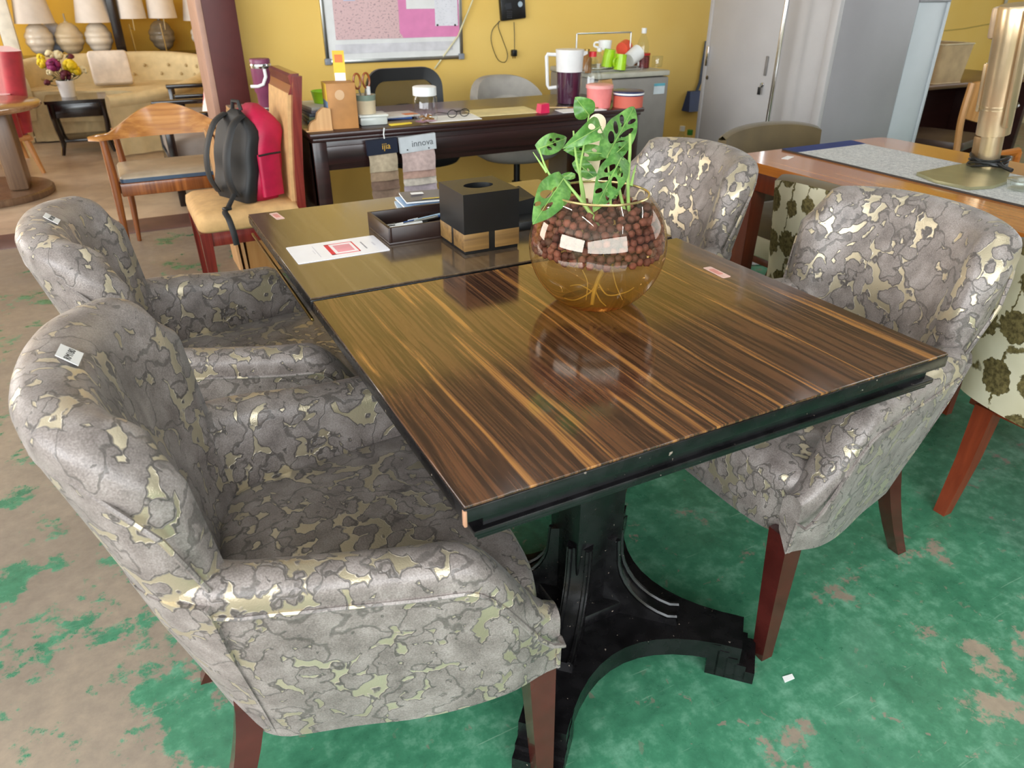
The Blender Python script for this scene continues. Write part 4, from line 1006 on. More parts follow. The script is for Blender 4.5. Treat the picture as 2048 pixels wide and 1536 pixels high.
MB().box(q, (.035, .035, .042), .006).build('plug', M_BLACK, cb)
for dx in (-.008, .008): MB().box((q.x+dx, q.y, q.z-.026), (.004, .007, .016)).build('pin', M_BRASS, cb)
# dustpan hung beside the cabinet
dp = thing('dustpan', 'navy blue dustpan hanging on the yellow wall beside the steel cabinet', 'dustpan', (0, 0, 0)); a = aty(1384, 197, YW); dp.location = (a.x, YW, a.z)
MB().loft([[(-.10, -.10, -.085), (.09, -.10, -.085), (.09, -.005, -.085), (-.10, -.005, -.085)], [(-.06, -.04, .06), (.055, -.04, .06), (.055, -.005, .06), (-.06, -.005, .06)]]).build('pan', plain('navy_plastic', '#1f3566', .4), dp)
MB().tube([(.02, -.02, .05), (.05, -.015, .12), (.07, -.012, .42)], .012, 8).build('handle', plain('slate_handle', '#4a5568', .4), dp)
# switch box and conduit further right
a = aty(1990, 55, YW); sb = thing('switch_box', 'grey switch box with conduit on the yellow wall behind the lamp', 'switch', (a.x, YW, a.z))
MB().bx(-.06, .06, -.05, -.002, -.08, .06, .006).build('box', plain('grey_box', '#9a9284', .5), sb); MB().tube([(.02, -.02, .06), (.03, -.02, 1.2)], .016, 8).build('conduit', plain('grey_conduit', '#b3aea2', .5), sb)
MB().tube([(-.05, -.008, .04), (-.5, -.008, .0), (-1.0, -.008, -.02)], .004, 6).build('lead', plain('yellowed_lead', '#b8a55a', .6), sb)

# ---------------------------------------------------------------- fridge
FX0, FX1, FY0, FZ = 2.25, 2.765, 3.12, .848
fr = thing('bar_fridge', 'silver grey bar fridge standing behind the desk', 'fridge', ((FX0+FX1)/2, FY0+.27, 0)); w = (FX1-FX0)/2
M_FR = plain('silver_grey_enamel', '#8f8a84', .35, var=.04)
MB().bx(-w, w, -.22, .27, .02, FZ-.03, .01).build('cabinet', M_FR, fr); MB().bx(-w, w, -.27, -.222, .03, FZ-.035, .012).build('door', M_FR, fr)
MB().bx(-w-.004, w+.004, -.27, .272, FZ-.03, FZ, .008).build('top', plain('pale_fridge_top', '#b9b5a6', .35), fr)
MB().bx(w-.11, w-.03, -.273, -.2705, FZ-.13, FZ-.07).build('sticker', plain('energy_sticker', '#c9d2d6', .4), fr, label='pale energy sticker')
MB().bx(w-.11, w-.03, -.2745, -.2725, FZ-.085, FZ-.07).build('sticker', plain('teal_print', '#5fa6b5', .4), fr)
MB().bx(-w+.03, -w+.06, -.295, -.27, .45, .7, .006).build('handle', M_STEEL, fr)
for s in (-1, 1):
    for q in (-1, 1): MB().lathe([(.02, 0), (.02, .025)], 12, (s*(w-.05), q*.2, 0)).build('foot', M_BLACK, fr)
def onf(px, py, y): q = aty(px, py, y); return q
FY = FY0+.16
rk = thing('dish_rack', 'low metal dish rack with cup hooks on the fridge', 'rack', (2.40, FY+.02, FZ))
for s in (-1, 1):
    MB().tube([(-.2, s*.09, .02), (.2, s*.09, .02)], .004, 6).build('rail', M_STEEL, rk); MB().tube([(s*.2, -.09, .02), (s*.2, .09, .02)], .004, 6).build('rail', M_STEEL, rk)
    MB().tube([(s*.19, 0, .0), (s*.19, 0, .20)], .005, 6).build('upright', M_STEEL, rk)
for k in range(9): MB().tube([(-.18+.045*k, -.09, .02), (-.18+.045*k, .09, .02)], .0022, 5).build('wire', M_STEEL, rk)
MB().bx(-.21, .21, -.1, .1, 0, .012, .004).build('drip_tray', plain('grey_tray', '#a7a49c', .3, metal=.4), rk)
MB().tube([(-.19, 0, .20), (.19, 0, .20)], .005, 6).build('top_rail', M_STEEL, rk)
M_LIME = plain('lime_enamel', '#a6d31c', .3)
def mug(label, px, py, h, r, mat, tilt=0., rz=0., y=None, grp=None, nm='mug'):
    c_ = aty(px, py, (y or FY)-.03); t = thing(nm, label, 'mug', c_, rz, grp); R = Matrix.Rotation(tilt, 4, 'Y')
    m = MB(); m.lathe_open([(.001, -h/2+.004), (r*.86, -h/2+.004), (r*.95, h/2), (r, h/2), (r*.9, -h/2), (.001, -h/2)], 26, R); m.build('cup', mat, t, ang=50)
    MB().tube([R @ Vector(q) for q in spline([(r*.9, 0, h*.28), (r*1.5, 0, h*.22), (r*1.55, 0, -h*.15), (r*.85, 0, -h*.28)], 4)], .006, 7).build('handle', mat, t); return t
mug('lime green mug hanging upside down at the left of the dish rack', 1217, 116, .095, .036, M_LIME, PI-.15, 2.4, grp='mugs on the dish rack')
mug('lime green mug hanging in front, next to the white mug', 1241, 124, .085, .036, M_LIME, PI+.1, .2, FY-.05, grp='mugs on the dish rack')
mug('white enamel mug hanging tilted from the dish rack', 1267, 112, .09, .045, M_WHITE, 1.1, .2, grp='mugs on the dish rack')
mug('coral red mug behind the tilted white mug', 1248, 96, .06, .042, plain('coral_enamel', '#e5583f', .35), 1.4, .5, FY+.08, grp='mugs on the dish rack')
mug('small white cup with crinkled rim standing on the dish rack', 1210, 90, .05, .04, M_WHITE, 0, 2.5, FY+.08, grp='mugs on the dish rack')
def fbot(nm, label, cat, px, pyb, pyt, prof, mats, y):
    b_ = aty(px, pyb, y); b_.z = FZ; h = upz(b_, px, pyt)-FZ; t = thing(nm, label, cat, b_)
    for i, (pn_, pf, mt) in enumerate(prof): MB().lathe_open([(r, z*h) for r, z in pf], 26).build(pn_, mt, t, ang=40)
fbot('water_bottle', 'tall clear plastic bottle with white cap on the fridge', 'bottle', 1282, 140, 56, [('bottle', [(.001, .01), (.036, .01), (.038, .5), (.03, .66), (.014, .82), (.013, .88)], M_GLASS), ('cap', [(.016, .86), (.016, 1), (.001, 1)], M_WHITE)], None, FY+.16)
fbot('snack_jar', 'clear jar of dark red sweets with red lid on fridge', 'jar', 1282, 147, 106, [('sweets', [(.001, .02), (.044, .02), (.045, .8), (.001, .8)], plain('dark_red_sweets', '#7c2a2c', .4, var=.3, scale=60)), ('jar_wall', [(.001, 0), (.047, 0), (.048, .85), (.043, .88)], M_GLASS), ('lid', [(.047, .86), (.048, 1), (.001, 1)], plain('red_plastic', '#c8262b', .35))], None, FY+.03)
fbot('empty_jar', 'empty clear glass jar at the right end of the fridge top', 'jar', 1312, 148, 112, [('jar_wall', [(.001, 0.02), (.032, 0.02), (.034, .9), (.031, 1)], M_GLASS), ('rim', [(.031, .95), (.034, .97), (.034, 1), (.031, 1)], M_GLASS)], None, FY+.03)
fbot('sauce_bottle', 'small amber sauce bottle beside the dish rack', 'bottle', 1172, 150, 98, [('bottle', [(.001, 0), (.03, 0), (.03, .6), (.012, .78), (.012, .88)], plain('amber_sauce', '#8a5a26', .2)), ('cap', [(.015, .86), (.015, 1), (.001, 1)], M_BRASS)], None, FY-.06)
fbot('sauce_bottle', 'clear sauce bottle with white cap on the dish rack end', 'bottle', 1196, 150, 96, [('bottle', [(.001, 0), (.024, 0), (.026, .6), (.01, .78), (.01, .88)], M_GLASS), ('cap', [(.014, .86), (.014, 1), (.001, 1)], M_WHITE)], None, FY-.08)
# bottles on the floor by the cabinet
for k, (px, c_, l_) in enumerate(((1360, M_WHITE, 'clear water bottle with white cap on floor by the wall'), (1376, plain('green_cap', '#3f8f3a', .4), 'clear water bottle with green cap on floor by the wall'))):
    yq = 3.9-.16*k; b_ = aty(px, 300, yq); t = thing('water_bottle', l_, 'bottle', (b_.x, yq, 0), 0, 'bottles on the floor')
    MB().lathe_open([(.001, .004), (.045, .004), (.045, .24), (.02, .3), (.016, .33)], 24).build('bottle', M_GLASS, t, ang=50); MB().lathe([(.02, .32), (.02, .355), (.001, .355)], 16).build('cap', c_, t)

# ---------------------------------------------------------------- steel cabinets
CX = 3.0; CY0, CY1 = 2.165, 3.10; CH = 1.84; CD = .58
cab = thing('steel_cabinet', 'tall pale grey steel cabinet with two sliding doors and keys', 'cabinet', (CX, CY0, 0)); cw = CY1-CY0
M_CAB = plain('pale_grey_steel', '#a9a4a3', .42, var=.03, scale=4); M_CABS = plain('mid_grey_steel', '#8f8b8d', .42, var=.03, scale=4)
MB().bx(.03, CD, 0, cw, 0, CH, .004).build('carcass', M_CABS, cab)  # darker copy of the door steel, shade on the side put into colour
MB().bx(0, .03, 0, .05, 0, CH, .003).build('front_stile', M_CAB, cab); MB().bx(0, .03, cw-.03, cw, 0, CH, .003).build('front_stile', M_CAB, cab)
MB().bx(0, .03, .05, cw-.03, 0, .07, .003).build('plinth', M_CAB, cab); MB().bx(0, .03, .05, cw-.03, CH-.05, CH, .003).build('top_rail', M_CAB, cab)
def cdoor(y0, y1, x): return MB().bx(x, x+.012, y0, y1, .07, CH-.05, .003).build('sliding_door', M_CAB, cab)
d1 = cdoor(.36, cw-.03, .002); d2 = cdoor(.05, .42, .016)
def cabp(px, py): q = CLOC+ray(px, py)*((CX-CLOC.x)/ray(px, py).x); return q.y-CY0, q.z
y_, z_ = cabp(1416, 112); MB().box((-.004, y_, z_), (.012, .02, .11), .004).build('handle', M_CHROME, d1); y_, z_ = cabp(1415, 155); MB().lathe([(.012, 0), (.012, .006), (.001, .008)], 14, frame((.002, y_, z_), (0, 0, 1), (0, 1, 0))).build('lock', M_CHROME, d1)
y_, z_ = cabp(1533, 132); MB().box((-.002, y_, z_), (.008, .018, .10), .003).build('handle', plain('recess_grey', '#77726f', .4), d1)
y_, z_ = cabp(1525, 170); MB().lathe([(.013, 0), (.013, .008), (.001, .01)], 14, frame((.002, y_, z_), (0, 0, 1), (0, 1, 0))).build('lock', M_CHROME, d1); MB().box((-.02, y_, z_-.03), (.004, .022, .04), .002).build('key', M_BLACK, d1); MB().tube([(-.008, y_, z_), (-.02, y_, z_-.012)], .003, 6).build('key_ring', M_STEEL, d1)
cb2 = thing('steel_cabinet', 'lighter blue grey steel locker standing behind the sliding door cabinet', 'cabinet', (CX+CD+.008, CY0+.004, 0)); M_CAB2 = plain('light_blue_grey_steel', '#b2b6b9', .4, var=.03, scale=4)
MB().bx(0, .24, 0, .9, 0, 1.22, .004).build('carcass', M_CAB2, cb2); MB().bx(-.0, .25, -.006, .9, 1.22, 1.24, .004).build('top', M_CABS, cb2); MB().bx(.225, .245, -.008, 0, 0, 1.22, .002).build('corner_post', M_CAB2, cb2)
pl = thing('chrome_pole', 'slim chrome pole standing against the sliding cabinet doors', 'pole', (2.9, 2.56, 0)); q = CLOC+ray(1580, 0)*((2.9-CLOC.x)/ray(1580, 0).x); q2 = CLOC+ray(1535, 245)*((2.9-CLOC.x)/ray(1535, 245).x); pl.location = (2.9, q2.y, 0)
MB().tube([(0, 0, .02), (0, 0, 1.9)], .0125, 12).build('tube', M_CHROME, pl); MB().lathe([(.07, 0), (.07, .012), (.02, .02)], 24).build('foot', M_CHROME, pl); MB().tube([(0, 0, .40), (-.01, -.05, .43), (-.01, -.07, .40), (0, -.06, .36)], .004, 6).build('hook', M_CHROME, pl)
# ---------------------------------------------------------------- wooden elbow chair
M_TEAK = wood('teak', '#5b2f14', '#7c4520', '#9a5d2d', axis=2, rough=.25, coat=.2)
ec = thing('elbow_chair', 'teak elbow chair with curved crest rail and slate blue seat', 'chair', (-.03, 3.78, 0))
for s in (-1, 1):                              # back faces the camera; legs
    MB().tube([(s*.30, -.22, .64), (s*.295, -.23, .46), (s*.30, -.235, .3), (s*.31, -.225, 0)], [.017, .022, .019, .012], 10).build('leg', M_TEAK, ec)
    MB().tube([(s*.24, .16, .62), (s*.235, .16, .42), (s*.24, .165, .2), (s*.25, .17, 0)], [.015, .02, .018, .012], 10).build('leg', M_TEAK, ec)
    MB().tube([(s*.275, -.20, .385), (s*.24, .16, .385)], .02, 8, flat=1.5).build('seat_rail', M_TEAK, ec)
# front legs with arms nearest, crest rail arches across them
def crest(u):
    x = -.36+.72*u; k = math.sin(PI*u); top = .655+.115*max(0, math.sin(PI*min(1, max(0, (u-.12)/.76))))**1.15; return x, k, top
rows = []
for i in range(33):
    u = i/32; x, k, top = crest(u); y = -.30+.05*math.cos(PI*(2*u-1))*0+(.09*(2*u-1)**2)*-0-.0+.10*k; wd = .048*(1-k)**1.5+.011
    if u < .06 or u > .94: wd *= max(.25, min(u, 1-u)/.06)
    bot = .632-.0*k; bot = .638-.012*k
    tw = .02*k
    rows.append([(x, y-wd, bot), (x, y+wd, bot), (x, y+wd+tw, (bot+top)/2), (x, y+wd*.8+tw*2, top), (x, y-wd*.8+tw*2, top), (x, y-wd+tw, (bot+top)/2)])
MB().loft(rows).build('crest_rail', wood('pale_teak', '#8a5426', '#ae7338', '#c48a4c', axis=0, rough=.2, coat=.35), ec, ang=50)
MB().bx(-.275, .275, -.235, -.20, .345, .41, .006).build('front_rail', M_TEAK, ec); MB().bx(-.235, .235, .145, .175, .35, .41, .006).build('rear_rail', M_TEAK, ec)
rows = [[(x*k, y*k-.02, z) for x, y in rrect(-.27, .27, -.21, .185, .03)] for k, z in ((.97, .41), (1, .418), (1, .432), (.97, .445), (.8, .452), (.3, .455))]
MB().loft(rows).build('seat_pad', plain('taupe_vinyl', '#a29078', .4), ec, ang=60)
MB().loft([[(x*1.004, y*1.004-.02, z) for x, y in rrect(-.27, .27, -.21, .185, .03)] for z in (.412, .430)]).build('seat_welt', plain('slate_blue_vinyl', '#3b4d63', .4), ec, ang=60)

# ---------------------------------------------------------------- side chair with rucksack
M_BEIGE = plain('beige_upholstery', '#c99f6a', .75, var=.07, scale=30, bump=.15, bscale=300); M_RWOOD = wood('red_mahogany', '#4a120f', '#6a1f19', '#7f2d22', axis=2, rough=.25, coat=.3)
sc_ = thing('side_chair', 'red mahogany side chair with beige padded seat and tall back', 'chair', (.16, 2.73, 0))
rows = [[(x*k, y*k, z) for x, y in rrect(-.215, .215, -.225, .225, .04)] for k, z in ((.97, .40), (1, .41), (1.01, .44), (.99, .468), (.9, .482), (.5, .49), (.1, .492))]
MB().loft(rows).build('seat', M_BEIGE, sc_, ang=60)
for nm, q in (('seat_rail', (-.19, .19, -.21, -.185, .34, .402)), ('seat_rail', (-.19, .19, .185, .21, .34, .402)), ('seat_rail', (-.205, -.18, -.2, .2, .34, .402))): MB().bx(*q, .003).build(nm, M_RWOOD, sc_)
for s in (-1, 1):
    w_ = .02
    MB().loft([[(-.192-w, s*.195-w, z), (-.192+w, s*.195-w, z), (-.192+w, s*.195+w, z), (-.192-w, s*.195+w, z)] for z, w in ((0, .014), (.40, .022))]).build('leg', M_RWOOD, sc_)
    MB().loft([[(x-.018, s*.203-.016, z), (x+.018, s*.203-.016, z), (x+.018, s*.203+.016, z), (x-.018, s*.203+.016, z)] for x, z in ((.25, 0), (.215, .25), (.205, .42), (.215, .6), (.235, .8), (.26, .975))]).build('back_post', M_RWOOD, sc_, ang=30)
def sbx(z): return interp(z, ((.42, .205), (.6, .215), (.8, .235), (.975, .26)))
MB().loft([[(sbx(z)-.032, -.188, z), (sbx(z)-.012, -.188, z), (sbx(z)-.012, .188, z), (sbx(z)-.032, .188, z)] for z in (.45, .55, .65, .75, .85, .91)]).build('back_pad', M_BEIGE, sc_, ang=40)
MB().loft([[(sbx(z)-.02-d, -.19, z), (sbx(z)+.012, -.19, z), (sbx(z)+.012, .19, z), (sbx(z)-.02-d, .19, z)] for z, d in ((.905, .01), (.94, .0), (.975, .012), (.982, .0))]).build('crest_rail', M_RWOOD, sc_, ang=30)
MB().bx(.19, .235, -.19, .19, .42, .46, .004).build('lower_rail', M_RWOOD, sc_)
# rucksack
bp = thing('rucksack', 'red and black school rucksack sitting on the beige side chair', 'rucksack', (.195, 2.69, .49), .42)
M_BRED = plain('crimson_nylon', '#b3123f', .5, var=.1, scale=20, bump=.2, bscale=400); M_BBLK = plain('black_nylon', '#191819', .6, var=.1)
def sack(x0, x1, hy, ztop, n=14):
    rows = []
    for i in range(n+1):
        z = ztop*i/n; k = (math.sin(PI*(.5+.5*min(1, max(0, (z/ztop-.7)/.3)))))**.6 if z/ztop > .7 else 1; k *= .86+.14*min(1, z/(ztop*.15))
        lx = .055*smooth(0, 1, i/n); xm = (x0+x1)/2+lx; hx = (x1-x0)/2*max(.2, k); yy_ = hy*max(.2, k)
        rows.append([(xm+x+.004*math.sin(z*40+y*30), y, z) for x, y in rrect(-hx, hx, -yy_, yy_, min(hx, yy_)*.6, 4)])
    return rows
MB().loft(sack(-.055, .085, .135, .37)).build('main_bag', M_BRED, bp, ang=70)
MB().loft(sack(-.095, -.035, .128, .355)).build('back_panel', M_BBLK, bp, ang=70)
MB().loft([[(x+.02*z, y, z) for x, y in rrect(-.03, .07, -.150, -.125, .010, 3)] for z in (.02, .1, .18, .19)]).build('side_pocket', M_BRED, bp, ang=60)
MB().tube([(-.03, -.150, .19), (.02, -.152, .192), (.075, -.150, .19)], .004, 6).build('pocket_elastic', M_BBLK, bp)
for yv in (-.06, .06):
    P_ = spline([(-.02, yv, .335), (-.075, yv*1.1, .30), (-.125, yv*1.2, .2), (-.135, yv*1.2, .1), (-.11, yv*1.15, .03)], 6)
    MB().tube(P_, .024, 8, flat=.3).build('shoulder_strap', M_BBLK, bp, ang=60)
MB().tube(spline([(-.12, -.07, .04), (-.17, -.10, .01), (-.20, -.14, .012), (-.235, -.17, .008), (-.25, -.215, -.01), (-.252, -.235, -.06), (-.25, -.238, -.11)], 5), .012, 8, flat=.35).build('webbing_tail', M_BBLK, bp)
MB().box((-.215, -.155, .014), (.03, .03, .012), .004).build('buckle', M_BLACK, bp)
MB().tube([(.0, -.03, .352), (.0, -.02, .385), (.0, .02, .385), (.0, .03, .352)], .008, 6).build('grab_loop', M_BBLK, bp)

# ---------------------------------------------------------------- tan stand against the column, with its clutter
ck = thing('board_stand', 'tan stand with layered board top before the maroon column', 'stand', (.36, 3.5, 0))
def lsh(e): return [(-.19-e, -.42-e), (.24+e, -.42-e), (.24+e, .42+e), (-.05-e, .42+e), (-.05-e, -.10+e), (-.19-e, -.10+e)]
for k in range(4): MB().prism(lsh(-.002*(k % 2)), .625+.019*k, .642+.019*k).build('board', M_TAN if k % 2 else plain('pale_board', '#c9a675', .5), ck)
MB().prism(lsh(-.02), 0, .624).build('carcass', wood('warm_tan', '#a9763f', '#bd8c52', axis=2, rough=.5), ck)
MB().prism(lsh(-.003), .699, .702).build('top_sheet', plain('grey_taupe_sheet', '#a58f7c', .4), ck)
for k in range(2): MB().loft([[(-.215-.025*k+x, -.40+.02*k, z) for x, z in ((.0, .69-.02*k), (.012, .69-.02*k))]+[(-.19-.025*k+x, -.40+.02*k, z) for x, z in ((.012, .0), (.0, .0))], [(-.215-.025*k+x, -.12, z) for x, z in ((.0, .69-.02*k), (.012, .69-.02*k))]+[(-.19-.025*k+x, -.12, z) for x, z in ((.012, .0), (.0, .0))]]).build('leaning_board', M_TAN, ck)
SZ = .703
tm = thing('tumbler', 'tall plum coloured travel tumbler with white handle', 'tumbler', (.445, 3.43, SZ)); M_PLUM = plain('plum_enamel', '#7c3a58', .4)
MB().lathe([(.001, 0), (.034, 0), (.037, .105), (.045, .118), (.05, .24), (.001, .24)], 32).build('body', M_PLUM, tm, ang=30)
MB().lathe_open([(.0502, .225), (.0515, .228), (.0515, .243), (.0502, .246)], 32).build('steel_band', M_CHROME, tm); MB().lathe([(.048, .242), (.05, .262), (.046, .268), (.001, .268)], 32).build('lid', M_PLUM, tm)
hd = -_fh; hs = Vector((_R.x, _R.y, 0)).normalized()
MB().tube([Vector((0, 0, z))+(hd*.052+hs*x) for x, z in ((.034, .225), (.036, .19), (.018, .155), (-.01, .145), (-.045, .145))], .008, 8).build('carry_handle', M_WHITE, tm)
ka = thing('black_appliance', 'glossy black rounded appliance on the stand behind the side chair', 'appliance', (.53, 3.62, SZ))
MB().loft([[(x, y, z) for x, y in rrect(-.065*k, .065*k, -.075*k, .075*k, .04*k)] for k, z in ((.9, 0), (1, .01), (1, .12), (1.02, .17), (.85, .20), (.4, .212))]).build('body', M_GLBLACK, ka, ang=50)
MB().bx(-.068, -.0645, -.03, .02, .03, .16, .001).build('highlight_strip', plain('silver_highlight', '#c9ccd0', .1, metal=.6), ka)  # pale strip painted on as the upright highlight of the gloss body
rk_ = thing('badminton_racket', 'silver strung badminton racket lying on the tan stand', 'racket', (.33, 3.17, SZ+.012), 1.05)
MB().tube([(.11+.105*math.cos(a), .075*math.sin(a), .02+.012*math.cos(a)) for a in [2*PI*i/36 for i in range(36)]], .0055, 6, True).build('frame', M_STEEL, rk_)
mm = MB()
for k in range(9):
    x = .03+.02*k; h_ = .075*math.sqrt(max(0, 1-((x-.11)/.105)**2)); mm.tube([(x, -h_, .021), (x, h_, .021)], .0012, 4); 
for k in range(7):
    y = -.06+.02*k; h_ = .105*math.sqrt(max(0, 1-(y/.075)**2)); mm.tube([(.11-h_, y, .021), (.11+h_, y, .021)], .0012, 4)
mm.build('strings', M_PAPER, rk_); MB().tube([(.005, 0, .01), (-.1, 0, .004), (-.2, 0, .004)], [.004, .004, .011], 8).build('shaft', M_STEEL, rk_)
cbl = MB().tube(spline([(.40, 3.62, SZ+.006), (.44, 3.66, SZ+.02), (.48, 3.60, SZ+.01), (.42, 3.56, SZ+.016), (.38, 3.64, SZ+.006)], 6), .0045, 6).build('cable', M_BLACK); tag(cbl, 'tangled black cable at the foot of the maroon column', 'cable')
# ---------------------------------------------------------------- orange dining table with runner
M_ORW = wood('polished_orange_wood', '#a05a22', '#bd7330', '#cf8840', axis=1, scale=40, rough=.14, coat=.5)
M_ORL = wood('red_brown_wood', '#6a2a17', '#82381f', axis=2, rough=.3, coat=.2)
rt = thing('dining_table', 'polished orange wood dining table with woven grey runner', 'table', (2.115, .55, 0))
rows = [(x, y) for x, y in rrect(-.415, .415, -.88, .87, .05, 6)]
MB().prism(rows, .718, .75).build('table_top', M_ORW, rt, ang=30)
MB().bx(-.37, .37, -.83, .82, .64, .717, .003).build('apron', M_ORL, rt)
for s in (-1, 1):
    for q in (-1, 1): MB().loft([[(s*.35-w, q*.79-w, z), (s*.35+w, q*.79-w, z), (s*.35+w, q*.79+w, z), (s*.35-w, q*.79+w, z)] for z, w in ((0, .022), (.64, .034))]).build('leg', M_ORL, rt)
o = MB().bx(-.03, .03, -.012, .012, 0, .0008).build('paper_slip', M_PAPER, None, (1.86, 1.29, .7504), .4); tag(o, 'small white paper slip on the orange table corner', 'paper slip')
def mat_runner():
    t = NT('woven_grey_runner'); v = t.coord(); n = t.noise(v, 240, 3, .7); b = t.noise(v, 90, 2)
    t.set(col=t.ramp(t.math('ADD', t.math('MULTIPLY', n, .6), t.math('MULTIPLY', b, .4)), [(.35, '#98989a'), (.5, '#bdbcba'), (.66, '#dddbd6')]), rough=.9, spec=.1); t.bump(n, .6, .003); return t.m
rn = thing('table_runner', 'woven grey table runner with navy end on the orange table', 'table runner', (2.13, .50, .7505))
MB().loft([[(-.185, y, .0), (.185, y, .0), (.185, y, .004), (-.185, y, .004)] for y in [-.83+1.66*i/40 for i in range(41)]]).build('cloth', mat_runner(), rn, ang=60)
MB().loft([[(-.186, y, z), (.186, y, z), (.186, y, z+.005), (-.186, y, z+.005)] for y, z in ((.83, .0), (.87, .001), (.90, .001))]).build('navy_end', plain('navy_cloth', '#1c2c66', .8), rn)
MB().bx(-.187, -.183, -.83, .9, .0, .0052).build('hem', plain('dark_hem', '#3b3430', .8), rn)
# champagne metal lamp
M_CHAMP = plain('champagne_metal', '#cbb491', .28, metal=.75, var=.04); M_CHAMPB = plain('satin_olive_gold', '#a39f7c', .35, metal=.6)
lp = atz(1972, 338, .756); lm = thing('desk_lamp', 'champagne metal folding lamp on the runner, black cord round it', 'lamp', (lp.x, lp.y, .7555))
def lo(px, py): q = atz(px, py, .756); return (q.x-lp.x, q.y-lp.y)
base = [lo(1832, 350), lo(1870, 366), lo(1938, 380), lo(1985, 377), lo(2012, 368), lo(2018, 350), lo(1995, 332), lo(1960, 326), lo(1890, 338)]
MB().prism(base[::-1], 0, .009).build('base_plate', M_CHAMPB, lm)
tl_ = Vector((-.16, .02, 1)).normalized(); Rm = tl_.to_track_quat('Z', 'Y').to_matrix().to_4x4()
MB().lathe([(.034, .005), (.034, .16), (.001, .16)], 28, Rm).build('neck', M_CHAMP, lm)
MB().box(Rm @ Vector((-.028, -.022, .075)), (.03, .02, .07), .006, 2, Rm).build('hinge_block', plain('bronze_hinge', '#8a6d4a', .4, metal=.5), lm)
MB().lathe([(.040, .115), (.049, .118), (.051, .40), (.052, .49), (.048, .498), (.001, .50)], 36, Rm).build('head_tube', M_CHAMP, lm, ang=35)
MB().box(Rm @ Vector((-.045, -.012, .45)), (.022, .055, .09), .008, 2, Rm).build('end_cap', plain('rose_champagne', '#b79f84', .4, metal=.4), lm)
MB().box(Rm @ Vector((-.047, -.015, .26)), (.014, .04, .15), .006, 2, Rm).build('side_rib', M_CHAMP, lm)
MB().box(Rm @ Vector((.058, -.02, .32)), (.012, .03, .34), .004, 2, Rm).build('folded_arm', M_CHAMP, lm)
MB().lathe([(.055, .20), (.058, .205), (.055, .21)], 28, Rm).build('glass_collar', M_GLASS, lm)
cd2 = thing('lamp_cord', 'black cord coiled round the neck of the champagne lamp', 'cord', (lp.x, lp.y, .766))
rq = random.Random(2)
for k in range(5): MB().tube([((.05+.006*rq.random())*math.cos(a)*1.1, (.052+.006*rq.random())*math.sin(a), .006+.006*k+.006*math.sin(a*2+k)) for a in [2*PI*i/24 for i in range(24)]], .0045, 6, True).build('coil', M_BLACK, cd2)
e_ = -_fh; MB().tube([tuple(e_*.05+Vector((0, 0, .02))), tuple(e_*.085+Vector((.01, 0, .012))), tuple(e_*.115+Vector((.02, 0, .008)))], .007, 8).build('plug', M_BLACK, cd2)
ah = atz(2046, 380, .756); at_ = thing('ashtray', 'small clear glass ashtray on the runner beside the lamp', 'ashtray', (ah.x, ah.y, .755))
MB().lathe_open([(.001, .003), (.045, .003), (.05, .03), (.042, .03), (.036, .008), (.001, .008)], 28).build('dish', M_GLASS, at_, ang=50)
MB().lathe([(.046, .028), (.051, .03), (.046, .032)], 28).build('rim', M_GLASS, at_)

